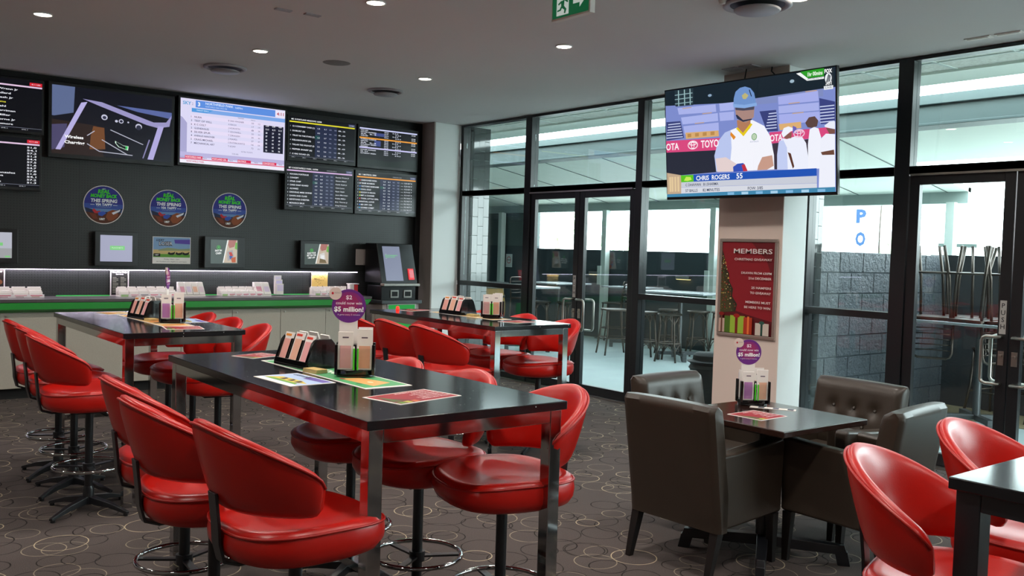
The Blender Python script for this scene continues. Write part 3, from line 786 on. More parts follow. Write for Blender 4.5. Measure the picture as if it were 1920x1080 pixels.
J = ['Ronnie Wrenn Jr', 'Simon Allard', 'Keith Kash Jr', 'Chris Lems', 'Ryan Stahl', 'Jason Merriman', 'Robin Miller', 'Eric Thorne Jr', 'Greg Grismore']
def jockeys(rows, title, yellow=None, odds=False):
    def draw(c):
        head(c, title, '#e4c6e2', tab='#d62435', tabtext='4:11:00')
        n = len(rows); dy = .77/n
        c.rect(.0, .075, .47, .86, '#16162c' if odds else '#0b0b16'); c.up()
        for i, r in enumerate(rows):
            y = .845-dy*(i+.75)
            for x in (.30, .42): c.text('N/A', x, y, .027, '#b8bad0', w=.034, bold=.01)
            c.text(r, .53, y, .033, '#e8e040' if i == yellow else '#f2f3fb', w=min(.32, .0185*len(r)), bold=.02)
            if odds: c.text('%d.%d' % (51+i*3 % 9, i % 9), .90, y, .033, '#f2f3fb', w=.075, bold=.02)
    return draw
wall_tv('leftmost upper race screen with jockey names and a red corner tab', .86, 1.962, 2.46, 2.975, jockeys(J, 'MORNING LINE 2,3,5,4', 3), bez=.018)
wall_tv('leftmost lower race screen with a column of odds at its right edge', .84, 1.945, 1.930, 2.438, jockeys(['J Deluca', 'K Pope', 'J D Cope', 'L Price', 'J Harris', 'S Ana', 'J Tyas', 'M Brown', 'B Wren', 'Felipe Gonzales', 'B Figueroa', 'J Hanson', 'N Coleman'], 'TAMPA THIS IS RACE 4', odds=True), bez=.018)

def car_picture(c):
    c.rect(0, 0, 1, 1, '#0d0e1a'); c.up()
    c.poly([(0, 1), (.18, 1), (.17, .62), (.02, .55), (0, .55)], '#5c6a90').poly([(0, .5), (.36, .46), (.42, 0), (0, 0)], '#2a1e1c')
    c.poly([(.0, .42), (.12, .45), (.10, .1), (0, .05)], '#4a4568').poly([(.33, .45), (.42, .44), (.43, .12), (.30, .10), (.31, .3)], '#6e4426').up()
    c.poly([(.52, .80), (1, .78), (1, .68), (.9, .70), (.7, .735)], '#5866a0').poly([(.24, .84), (.40, .82), (.84, .60), (.95, .62), (1, .74), (.98, .56), (.88, .52), (.78, .55), (.38, .76)], '#9a94c4').up()
    c.poly([(.03, .06), (.07, .06), (.28, .80), (.23, .78)], '#b6aee0').poly([(.79, .02), (.84, .02), (.93, .55), (.88, .55)], '#b0a8dc')
    c.poly([(.745, .03), (.755, .03), (.81, .32), (.80, .33)], '#8c86b4').up()
    for x, y, r in ((.42, .60, .026), (.52, .56, .012), (.56, .565, .020), (.62, .56, .008), (.71, .51, .028)): c.disc(x, y, r, r*1.6, '#c8c8dc'); 
    c.up().disc(.71, .495, .022, .038, '#2a2c40').disc(.42, .595, .016, .024, '#30324a').disc(.56, .565, .013, .02, '#23253a')
    for a, b_ in (((.47, .42), (.75, .24)), ((.40, .26), (.62, .06)), ((.28, .18), (.38, .08)), ((.38, .08), (.66, .06)), ((.28, .30), (.34, .38))):
        dx, dy = b_[0]-a[0], b_[1]-a[1]; l = math.hypot(dx, dy); nx, ny = -dy/l*.004, dx/l*.006
        c.poly([(a[0]-nx, a[1]-ny), (b_[0]-nx, b_[1]-ny), (b_[0]+nx, b_[1]+ny), (a[0]+nx, a[1]+ny)], '#b8b8c8')
    c.up().poly([(.51, .26), (.58, .20), (.625, .195), (.62, .13), (.54, .17), (.51, .23)], '#d4f0dc').up().poly([(.52, .25), (.58, .195), (.60, .19), (.60, .145), (.545, .175), (.52, .22)], '#10181c').poly([(.598, .192), (.618, .19), (.613, .14), (.60, .147)], '#34c45c').up()
    c.text('Wireless', .10, .24, .042, '#ffffff', w=.15, bold=.03).text('Charging', .10, .16, .042, '#ffffff', w=.16, bold=.03)
wall_tv('large dark screen showing a car console and the words Wireless Charging', 2.0, 3.188, 2.265, 2.985, car_picture, bez=.03, group='large wall televisions')

def sky_board(c):
    c.rect(0, 0, 1, 1, '#dcd8f4'); c.up()
    c.poly([(0, .0), (.06, .0), (.06, .62), (.02, .70), (0, .72)], '#a9a6d0').rect(0, .10, 1, .17, '#b9b2dc').rect(.135, .875, .90, .985, '#5c8ee0').rect(.10, .80, 1, .86, '#7aa6e6').rect(.90, .875, 1, .985, '#ece6f8').up()
    c.poly([(.10, .80), (.24, .80), (.30, .86), (.10, .86)], '#4f9ade').rect(.785, .275, .985, .72, '#15162c')
    for k in range(8):
        if k % 2 == 0: c.rect(.09, .70-.055*k, .78, .755-.055*k, '#e6dcf6')
    c.text('SKY', .02, .905, .05, '#3c9ad0', w=.075, bold=.02).text('2', .10, .905, .04, '#9a9ab8').text('3', .155, .90, .06, '#ffffff', bold=.03)
    c.text('NORTHFIELD PARK', .225, .935, .036, '#e4f0ff', w=.26, bold=.01).text('1609m', .505, .93, .03, '#e4f0ff', w=.07).text('NORTHFIELD PARK ONLY MB', .225, .895, .02, '#cfe2fa', w=.2).text('MARKET DEALS', .145, .822, .022, '#dff0ff', w=.11)
    c.text('4:11', .915, .905, .05, '#b02848', w=.07, bold=.02)
    c.text('TRAINER', .53, .775, .018, '#55507a', w=.06).text('PRICE', .66, .765, .016, '#55507a', w=.04)
    R_ = [('1', 'NUIIA', 'R VAN WAGNER', '50'), ('3', 'TEST OF WILL', 'A RACH', '17'), ('6', 'K C COLT', 'J HORVATH', '8'), ('2', 'GLENEAGLES', 'T ODONNELL', '20'), ('8', 'SILVER SPUR', 'T DRAGISH', '30'),
          ('4', 'AVENUE HANOVER', 'J MAPES', '37'), ('5', 'CRAIG MICHAEL', 'S ENTERKAWITZ', '16'), ('7', 'MECHANICAL ART', 'T KOMY', '72')]
    for i, (n_, a, b_, q) in enumerate(R_):
        y = .712-.058*i
        c.text(n_, .095, y, .028, '#3a3560', bold=.01).text(a, .125, y, .028, '#3a3560', w=.0135*len(a), bold=.01).text(b_, .44, y, .026, '#4a4570', w=.0125*len(b_)).text(q, .665, y, .026, '#4a4570', w=.022).text(str(12+i*7), .73, y, .024, '#4a4570', w=.02)
        for j, x in enumerate((.805, .87, .935)): c.text(('%d.%02d' % (i+j+2, i*11 % 90)) if i < 2 else '%d' % (10+i*9+j), x, y-.012, .026, '#f4f4ff', w=.032 if i < 2 else .018, bold=.02)
    c.text('EXTRA TICKETS', .57, .24, .02, '#5a5580', w=.11).text('TOTE WIN', .48, .19, .022, '#4a4570', w=.06)
    x = .02
    for s_, w_ in (('NORTHFIELD PARK', .16), ('PORTLAND USA', .15), ('MATRICE', .13), ('CONCEPCION', .14)):
        c.rect(x+.025, .075, x+.025+w_, .118, '#d82350'); x += .245
    c.rect(0, .0, 1, .055, '#efeaf8').rect(0, .058, 1, .070, '#d82350').up()
    x = .02
    for s_, w_ in (('NORTHFIELD PARK', .15), ('PORTLAND USA', .14), ('MATRICE', .08), ('CONCEPCION', .12)):
        c.text(s_, x+.03, .084, .024, '#ffe4ee', w=w_*.95, bold=.02); c.text('Now', x+.19, .084, .02, '#4a3a60', w=.035); x += .245
    c.text('NORTHFIELD PARK', .06, .018, .026, '#c02850', w=.16, bold=.01)
wall_tv('bright white and blue racing screen listing Northfield Park runners', 3.225, 4.425, 2.285, 3.005, sky_board, bez=.022, group='large wall televisions')
wall_tv('race screen with a yellow bar, Portland Meadows, upper left of the four', 4.435, 5.300, 2.437, 2.952,
        names_board(['G S CONNEMY CASH (1)', 'DOBURT (2)', 'TRUST IN THE STARS (3)', 'RELIGIOUSOS (4)', 'TALLAN THE WILDCAT (5)', 'PEPPER SHARP (6)', 'C RIO ROAD (7)'], 'M5 10 PORTLAND MEADOWS 1600M', '#e2dc2c', (.42, .52, .60, .68), ['     8.2', '     5.0', '     5.2']))
def tips(c):
    c.rect(0, 0, 1, 1, '#06070e').up()
    c.poly([(.0, 0), (1, 0), (1, .25), (.5, .14), (0, .2)], '#0d1714')
    for y, col in ((.93, '#cdd0f4'), (.69, '#e89a30'), (.44, '#c9c4f0')): c.rect(0, y, 1, y+.035, col)
    c.rect(.25, .52, .36, .66, '#3a4684').rect(.25, .78, .42, .86, '#3a4684').up()
    for i in range(14):
        y = .885-.045*i
        if abs(y-.70) < .02 or abs(y-.45) < .02: continue
        c.text(('FLORIDA CLASSICS', 'HOVER EXPRESS', 'SA  2-4', 'SATURDAY GREEN', 'PORTLAND MEADOWS')[i % 5], .02, y, .026, '#e8eaf8', w=.26 if i % 3 else .12, bold=.02)
        c.text('10%d.%02d' % (i % 8, i*7 % 60), .42, y, .026, '#dfe2f4', w=.07, bold=.02); c.text('2-4-3', .56+.05*(i % 2), y, .024, '#dfe2f4', w=.10, bold=.02)
        if i % 3 != 1: c.text('57.00', .90, y, .024, '#eef0fa', w=.07, bold=.02)
wall_tv('race results screen with orange and lilac bars, upper right of the four', 5.322, 6.165, 2.430, 2.940, tips)
wall_tv('race screen with a lilac bar, Northfield Park, lower left of the four', 4.415, 5.280, 1.885, 2.408,
        names_board(['ROCKIN FORTRAUE', 'CONCEPT', 'STAR CHIP', 'CARD SNAP GUARD', 'ALVAREZ', 'DRIVING MISS SHINE', 'DAWN AND CLASS', 'KEYSTONE CHESTER', 'MONARCH BRUE'], 'B7 4 NORTHFIELD PARK, 1609M', '#d9b4e0', (.42, .50, .59, .66), J, small='MORNING LINE 2,3'))
wall_tv('race screen with an orange bar and coloured silks, lower right of the four', 5.300, 6.160, 1.880, 2.398,
        names_board(['CASSOUNDE ROSA', 'TENER BONBON', 'VICTOIRE BARNABE', 'COOL GOLF', 'ROCHY D HEUGA', 'IMT A CHARME', 'TODL LITTLE GIRL', 'INITIAL LOVE', 'SD 299 104', 'SCORED COMET'], 'G1 1 MATRICE, 2000', '#ee9a2a', (.44, .52, .60, .68), ['---- 3.2 8.7 5', '---- 5.3 0.3 7'], navy=True, dots=['#d8262c', '#e8e8e8', '#3a7ad8', '#3ab0e0', '#e0d020', '#a8e040'], small='MORNING LINE'))

# round posters
def round_poster(x, z, label):
    t = thing('round_poster', label, 'poster', (x, YB-.008, z-.192), group='round betting posters')
    rr = [(.192*math.cos(2*PI*k/48), .192*math.sin(2*PI*k/48)) for k in range(48)]
    T = Matrix.Translation((0, 0, .192)) @ Matrix.Rotation(PI/2, 4, 'X')
    MB().prism(rr, -.006, 0, 0, T).build('backing_disc', M['paper'], t)
    c = Canvas(.38, .38, step=.0003)
    c.disc(.5, .5, .485, .485, '#33358c', n=40).up()
    c.disc(.5, .5, .485, .485, '#3f58a8', n=28, a0=PI-.05, a1=2*PI+.05).up().disc(.5, .5, .485, .485, '#6a8fc0', n=24, a0=PI+.22, a1=2*PI-.22).up().disc(.5, .5, .485, .485, '#58301f', n=24, a0=PI+.42, a1=2*PI-.42).up()
    c.poly([(.03, .42), (.25, .36), (.4, .30), (.6, .32), (.97, .42), (.93, .30), (.7, .28), (.3, .28), (.07, .30)], '#27304e').poly([(.25, .40), (.33, .33), (.42, .34), (.40, .28), (.28, .27), (.22, .34)], '#c03038').poly([(.36, .30), (.50, .33), (.56, .28), (.46, .20), (.37, .22)], '#3858b4').poly([(.55, .18), (.60, .32), (.72, .38), (.84, .36), (.86, .22), (.74, .10), (.62, .09)], '#8a4a28').poly([(.70, .30), (.92, .40), (.90, .34), (.74, .25)], '#dfe4ec').poly([(.14, .28), (.3, .25), (.36, .12), (.24, .13)], '#7a3a24').up()
    c.text('UBET', .5, .90, .030, '#e8f4ff', 'c', w=.09).text('REAL', .5, .80, .095, '#4ade32', 'c', w=.30, bold=.05, skew=.12).text('MONEY BACK', .5, .69, .085, '#4ade32', 'c', w=.66, bold=.05, skew=.12).text('THIS SPRING', .5, .565, .085, '#f4f6fa', 'c', w=.66, bold=.04, skew=.12).text('VIA TAPPY', .5, .475, .062, '#f4f6fa', 'c', w=.42, bold=.04, skew=.12).text('Terms and conditions apply. See in store', .5, .435, .018, '#c8d4ea', 'c', w=.36).rect(.17, .492, .27, .502, '#f4f6fa').rect(.73, .492, .84, .502, '#f4f6fa').text('UBET', .46, .10, .05, '#f2f6f4', 'c', w=.14, bold=.04)
    c.build('poster_print', t, (-.19, -.0015, .002), BACKW)
round_poster(2.53, 1.836, 'round blue horse racing poster, leftmost of the three on the black wall')
round_poster(3.168, 1.835, 'round blue horse racing poster, middle of the three on the black wall')
round_poster(3.822, 1.844, 'round blue horse racing poster, rightmost of the three on the black wall')

def blank_green(c):
    c.rect(0, 0, 1, 1, '#a9abc4').up().rect(.30, .44, .76, .60, '#86d488').up().text('PLACE BETS', .36, .50, .05, '#e8ffe8', w=.34)
def grey_green(c):
    c.rect(0, 0, 1, 1, '#b9bbc8').rect(0, .0, 1, .38, '#a3a5a8').up().rect(.5, .48, .74, .60, '#7fd07f').rect(.80, .03, .95, .09, '#7fd07f')
def pay(words, n):
    def draw(c):
        c.rect(0, 0, 1, 1, '#4b5753').up().poly([(.62, 1), (.97, 1), (.97, .04), (.44, .04)], '#c9b8a4').up()
        c.poly([(.60, 1), (.64, 1), (.48, .04), (.44, .04)], '#f4f6f4').poly([(.66, 1), (.94, 1), (.86, .72), (.68, .66), (.63, .8)], '#b07068').poly([(.90, .9), (.97, .9), (.97, .6), (.88, .64)], '#6fae48').poly([(.60, .5), (.80, .6), (.86, .2), (.62, .12)], '#d8d4d0' if n else '#a8a4a8').up()
        if n: c.rect(.66, .24, .80, .46, '#eef0f0').poly([(.62, .3), (.6, .08), (.9, .08), (.84, .24)], '#7a6a4c')
        else: c.poly([(.66, .48), (.76, .50), (.82, .34), (.72, .3)], '#c03a34').poly([(.68, .34), (.8, .32), (.78, .2), (.7, .2)], '#3a5aa8').poly([(.74, .24), (.92, .3), (.92, .06), (.78, .06)], '#c05c34')
        c.up().ring(.28, .68, .065, .085, .012, '#46d848').poly([(.27, .72), (.29, .72), (.31, .66), (.26, .66)], '#46d848')
        for i, s_ in enumerate(words): c.text(s_, .28, .50-.11*i, .075, '#f4f6f4', 'c', w=.024*len(s_)+.1, bold=.04, rise=.08)
    return draw
def monitor(x0, x1, z0, z1, draw, label, bl=.05, br=.05, bb=.045, bt=.035):
    t = thing('terminal_monitor', label, 'monitor', ((x0+x1)/2, 9.66, z0), group='black framed monitors')
    W, H = x1-x0, z1-z0
    MB().box(-W/2, W/2, 0, .05, 0, H).box(-W/2+.06, W/2-.06, .05, YB-9.66-.001, .05, H-.05).build('housing', M['blackp'], t, bevel=.004)
    c = Canvas(W-bl-br, H-bb-bt, emit=.92, step=.0003); draw(c)
    c.build('screen', t, (-W/2+bl, -.0015, bb), BACKW)
monitor(1.36, 1.75, 1.245, 1.565, grey_green, 'small black framed monitor cut by the left edge, grey screen')
monitor(2.43, 2.836, 1.228, 1.570, blank_green, 'small black framed monitor with a plain lilac grey screen and green button')
monitor(3.525, 3.965, 1.222, 1.558, pay(['PAY IN', 'CASH'], 0), 'small black framed monitor reading PAY IN CASH', bl=.065, br=.075)
monitor(4.625, 5.045, 1.228, 1.545, pay(['BUILD YOUR', 'BET VIA THE', 'UBET APP'], 1), 'small black framed monitor reading BUILD YOUR BET', bl=.05, br=.06)
# landscape poster between monitors
def flat_poster(name, label, cat, x0, x1, z0, z1, draw, y=YB, emit=0, lip=.006, group=None):
    t = thing(name, label, cat, ((x0+x1)/2, y, z0), group=group)
    W, H = x1-x0, z1-z0
    MB().box(-W/2, W/2, -lip, 0, 0, H).build('backing_board', M['paper'], t)
    c = Canvas(W, H, emit=emit, step=.0003); draw(c); c.build('printed_sheet', t, (-W/2, -lip-.0006, 0), BACKW)
    return t
def loser(c):
    c.rect(0, 0, 1, 1, '#e4e2dc').up().rect(.015, .24, .985, .98, '#7ea0c4').up().rect(.015, .24, .985, .52, '#c9b278').rect(.015, .24, .985, .36, '#5f9a3c').poly([(.56, .9), (.985, .92), (.985, .74), (.58, .76)], '#5a4aa0').rect(.03, .27, .2, .38, '#161616').poly([(.15, .52), (.4, .6), (.7, .55), (.985, .58), (.985, .5), (.15, .48)], '#8c9a74').up()
    for x in (.42, .62, .80):
        c.poly([(x, .44), (x+.05, .40), (x+.12, .42), (x+.17, .46), (x+.15, .36), (x+.10, .33), (x+.03, .33), (x-.03, .37)], '#1c1a1c')
    c.text('LUCKY', .09, .84, .075, '#1c1c2c', w=.2, bold=.03, skew=.25).text('LOSER', .16, .68, .135, '#14141c', w=.36, bold=.08).up().text('LOSER', .17, .69, .12, '#e8ecf4', w=.34, bold=.0)
    c.text('UBET', .06, .30, .05, '#f0f0f0', w=.10).text('Friday 10am - 1pm', .5, .15, .045, '#505050', 'c', w=.4).text('All Members are eligible to participate', .5, .06, .04, '#505050', 'c', w=.8)
flat_poster('landscape_poster', 'landscape Lucky Loser racing poster between two monitors', 'poster', 3.012, 3.405, 1.256, 1.537, loser)
flat_poster('blank_notice', 'small blank grey notice on the black wall left of the betting kiosk', 'notice', 5.383, 5.526, 1.274, 1.463, lambda c: (c.rect(0, 0, 1, 1, '#a8a09a').up().rect(.7, .04, .9, .07, '#70706c')), lip=.004)
def gamble(c):
    c.rect(0, 0, 1, 1, '#eee6ea').up().rect(.06, .03, .94, .96, '#2c2c2a').up().text('Gambling Help', .5, .86, .055, '#f4f4f4', 'c', w=.78, bold=.04).text('Services', .5, .79, .045, '#f4f4f4', 'c', w=.4, bold=.04)
    for i in range(11):
        y = .68-.055*i
        for x in (.13, .55): c.rect(x, y, x+(.30 if i % 3 else .2), y+.014, '#b8b8a8')
flat_poster('help_notice', 'black and white gambling help services notice standing behind the form trays', 'notice', 2.595, 2.775, .925, 1.195, gamble, y=9.73)
def hands(c):
    c.rect(0, 0, 1, 1, '#d9b968').up()
    for i in range(26):
        r1 = random.Random(i); x, y = r1.uniform(.1, .9), r1.uniform(.2, .95); c.disc(x, y, .03, .015, '#8a6a28', n=6)
    c.text('PLEASE', .3, .66, .05, '#5a4420', 'c', w=.3).text('THANK YOU', .62, .62, .04, '#5a4420', 'c', w=.3).disc(.38, .38, .03, .03, '#2c2414').disc(.68, .38, .03, .03, '#2c2414').text('Please take care', .5, .08, .03, '#6a5020', 'c', w=.6)
flat_poster('gold_notice', 'gold coloured notice standing on the betting counter behind form trays', 'notice', 4.80, 5.005, .915, 1.185, hands, y=9.73)
flat_poster('dark_notice', 'narrow dark notice with white border cut by the left edge', 'notice', 1.45, 1.655, .925, 1.20, lambda c: (c.rect(0, 0, 1, 1, '#e8e0e4').up().rect(.05, .03, .95, .97, '#241c1a').up().text('Over', .6, .84, .06, '#f4f4f4', w=.3, bold=.04).disc(.7, .5, .2, .1, '#7a4a2a').disc(.5, .3, .3, .12, '#3a3a5a')), y=9.73)

# shelf lip with the light strip, and the counter
o = MB().box(-3, 5.40, 9.70, YB, 1.190, 1.205).build('light_shelf', M['blackp']); tag(o, 'long black lip on the wall that hides a light strip', 'shelf')
tag(MB().box(-3, 5.39, -.004, .004, -.006, 0).build('led_strip', M['led'], o), 'glowing pale violet light strip').location = (0, 9.715, 1.190)
al = bpy.data.lights.new('led_glow', 'AREA'); al.shape = 'RECTANGLE'; al.size = 8.3; al.size_y = .02; al.energy = 26; al.color = (.93, .84, 1.0)
ao = bpy.data.objects.new('led_glow', al); COL.objects.link(ao); ao.location = (1.2, 9.712, 1.182); ao.parent = o
CX = 5.30
t = thing('betting_counter', 'long betting counter with oatmeal doors, green fascia and dark top', 'counter', (1.2, 9.5, 0))
def W_(x): return x-1.2
MB().box(W_(-3), W_(CX), -.15, .245, .10, .90).build('body', M['cab'], t)
MB().box(W_(-3), W_(CX)-.03, -.10, .245, 0, .10).build('kick_board', M['blackm'], t)
MB().box(W_(-3), W_(CX)+.03, -.25, .245, .895, .925).build('worktop', M['ctop'], t, bevel=.003)
g = MB().loft([[(W_(-3), -.245, .893), (W_(-3), -.245, .832), (W_(-3), -.16, .800), (W_(-3), -.16, .893)], [(W_(CX)+.03, -.245, .893), (W_(CX)-.02, -.245, .832), (W_(CX)-.02, -.16, .800), (W_(CX)+.03, -.16, .893)]])
g.build('fascia', M['green'], t)
MB().box(W_(2.1), W_(5.2), .235, .243, .925, .932).build('rear_strip', M['lgreen'], t)
seams = [-2.3, -1.75, -1.2, -.65, -.1, .45, 1.0, 1.55, 2.10, 2.64, 3.18, 3.71, 4.25, 4.79, 5.29]
for a, b_ in zip(seams, seams[1:]):
    dd = MB().box(W_(a)+.0025, W_(b_)-.0025, -.168, -.151, .105, .79).build('door', M['cab'], t, bevel=.0015)
    lk = MB().cyl((W_(a)+.05, -.168, .765), (W_(a)+.05, -.178, .765), .010, .009, 14).build('lock', M['steel'], dd, smooth='auto')

# betting kiosk
t = thing('betting_kiosk', 'black self-service betting kiosk with lit touch screen on a green pedestal', 'kiosk', (5.71, 9.32, 0))
MB().box(-.21, .29, -.02, .36, 0, .835).build('pedestal', M['greige'], t, bevel=.003)
MB().box(-.15, .25, -.028, -.02, .06, .83).build('pedestal_trim', M['steel'], t)
c = Canvas(.36, .745); c.rect(0, 0, 1, 1, '#35c455', .55); c.up().text('UBET', .72, .80, .03, '#0c3018', w=.12).rect(.0, .88, 1, .885, '#1c6a30'); c.build('green_panel', t, (-.13, -.030, .075), BACKW)
MB().box(-.24, .31, -.06, .36, .835, .875).build('shelf', M['dsteel'], t, bevel=.004)
MB().box(-.235, .235, -.03, .30, .875, 1.045).build('lower_housing', M['blackp'], t, bevel=.006)
MB().box(-.245, .245, -.11, -.02, 1.045, 1.075).build('ledge', M['steel'], t, bevel=.004)
prof = [(-.06, 1.075), (.34, 1.075), (.34, 1.54), (.08, 1.54)]
MB().loft([[(-.25, y, z) for y, z in prof], [(.24, y, z) for y, z in prof]]).build('head', M['blackp'], t, bevel=.006)
ang = math.atan2(.14, .465)
c = Canvas(.235, .42, emit=.85, step=.0003); c.rect(0, 0, 1, 1, '#8e96ae').up().text('BETTER MOMENTS', .12, .72, .028, '#7ae88a', w=.7, bold=.02).text("HERE'S NOW", .12, .675, .028, '#7ae88a', w=.55, bold=.02).rect(.12, .77, .2, .776, '#d8f4dc').rect(.12, .64, .2, .646, '#d8f4dc')
o = c.build('touch_screen', t); o.matrix_local = Matrix.Translation((-.185, -.055, 1.105)) @ Matrix.Rotation(PI/2-ang, 4, 'X')
c = Canvas(.12, .20, emit=.5, step=.0003); c.rect(0, 0, 1, 1, '#1f2622').up().text('BET', .1, .84, .06, '#f0f0f0', w=.3, bold=.03).text('CONTROL', .1, .76, .05, '#f0f0f0', w=.55, bold=.03).rect(.5, .03, .95, .07, '#46d060')
for i in range(3):
    for j in range(2): c.ring(.22+.27*i, .55-.24*j, .08, .07, .02, '#7aa890', n=10)
o = c.build('control_pad', t); o.matrix_local = Matrix.Translation((.085, .01, 1.28)) @ Matrix.Rotation(PI/2-ang, 4, 'X')
rd = MB().box(.0, .075, -.02, .0, 0, .135).box(.012, .063, -.03, -.02, .02, .115, 1).build('card_reader', [mat('red_glow_plastic', '#d8323a', .3, emit=.7), ink('#f08a90', .9)], t, bevel=.002); rd.matrix_local = Matrix.Translation((.125, -.04, 1.115)) @ Matrix.Rotation(-ang, 4, 'X')
for x in (-.06, .12):
    MB().box(x-.055, x+.055, -.042, -.03, .905, .995).build('slot_surround', M['steel'], t, bevel=.002)
    MB().box(x-.038, x+.038, -.046, -.042, .922, .978).build('slot', M['blackm'], t)

# things on the counter top (z .925)
ZT = .925
def tray(x0, x1, label, cells=6):
    t = thing('form_tray', label, 'form tray', ((x0+x1)/2, 9.56, ZT), group='white form trays on the betting counter')
    W = x1-x0
    MB().box(-W/2, W/2, -.05, .09, 0, .012).box(-W/2, W/2, -.052, -.046, 0, .032).box(-W/2, W/2, .05, .056, 0, .055).box(-W/2, W/2, .085, .09, 0, .085).build('tray', M['paper'], t, bevel=.001)
    c = Canvas(W, .03, step=.0004); c.rect(0, 0, 1, 1, '#efe4e8').up()
    for i in range(cells):
        x = i/cells; c.rect(x+.02, .55, x+1/cells-.02, .78, random.choice(['#d8506a', '#e89aa4', '#c8405a', '#6a6a70'])); c.rect(x+.03, .15, x+1/cells-.05, .32, random.choice(['#8a3040', '#e0a0a8', '#50505a', '#b86a40']))
    c.rect(.02, .05, .14, .8, '#a8c890'); c.build('label_strip', t, (-W/2, -.0535, .001), BACKW)
    for i in range(cells):
        x = -W/2+W*(i+.5)/cells; w_ = W/cells*.42
        for k_, (y, z1) in enumerate(((-.02, .052), (.015, .066), (.065, .098))):
            q = MB().box(x-w_, x+w_, y-.008, y+.012, .012, z1).build('form_stack', M['paper'], t, bevel=.001)
tray(1.15, 1.95, 'white form tray at the left end of the betting counter')
tray(2.63, 3.20, 'white form tray in front of the gambling help notice')
tray(3.66, 4.12, 'white form tray left of the two-pocket leaflet rack')
tray(4.74, 5.20, 'white form tray in front of the gold notice')
def rack(x0, x1, n, label):
    t = thing('leaflet_rack', label, 'leaflet rack', ((x0+x1)/2, 9.60, ZT), group='clear leaflet racks')
    W = x1-x0
    MB().loft([[(-W/2, -.06, 0), (-W/2, .06, 0), (-W/2, .06, .145)], [(W/2, -.06, 0), (W/2, .06, 0), (W/2, .06, .145)]]).build('rack_body', M['paper'], t)
    for i in range(n):
        x = -W/2+W*(i+.5)/n; w_ = W/n*.44
        T = Matrix.Translation((x, -.055, .012)) @ Matrix.Rotation(-math.radians(37), 4, 'X')
        q = MB().box(-w_, w_, -.012, -.002, 0, .155, 0, T).box(-w_*.75, w_*.75, -.0135, -.0125, .03, .10, 1, T).build('leaflet_pocket', [M['paper'], ink(('#e0a0b0', '#d8c8dc', '#e6b8a0', '#e2ccd4')[i % 4])], t, bevel=.001)
rack(3.235, 3.50, 4, 'white four-pocket leaflet rack left of centre on the betting counter')
rack(4.06, 4.235, 2, 'white two-pocket leaflet rack beside the tall brochure stand')
t = thing('brochure_stand', 'tall white three-tier brochure stand on the betting counter', 'brochure stand', (4.345, 9.60, ZT))
MB().box(-.05, .05, -.05, .06, 0, .012).box(-.045, .045, .05, .056, 0, .225).build('stand', M['clear'], t)
for i, (y, z, col) in enumerate(((.035, .12, '#e4dcec'), (.005, .075, '#d4ccec'), (-.025, .03, '#dccfe6'))):
    MB().box(-.04, .04, y-.008, y+.008, .012, z+.10).box(-.035, .035, y-.0095, y-.0085, z+.02, z+.09, 1).build('brochure', [M['paper'], ink(col)], t)
t = thing('pencil_tub', 'clear tub with a black base, holding white and red forms beside the kiosk', 'tub', (5.27, 9.60, ZT))
MB().lathe([(.055, 0), (.06, .01), (.06, .03), (.0, .03)], n=20).build('base', M['blackp'], t, smooth='auto')
MB().box(-.055, .0, -.035, .035, .025, .125).build('white_forms', M['paper'], t, bevel=.004)
MB().box(.004, .05, -.035, .035, .025, .120).build('red_forms', mat('red_card', '#d02a34', .5, noise=(9, .08)), t, bevel=.004)
MB().box(-.066, .062, -.04, .04, .125, .133).build('lid', M['paper'], t, bevel=.003)
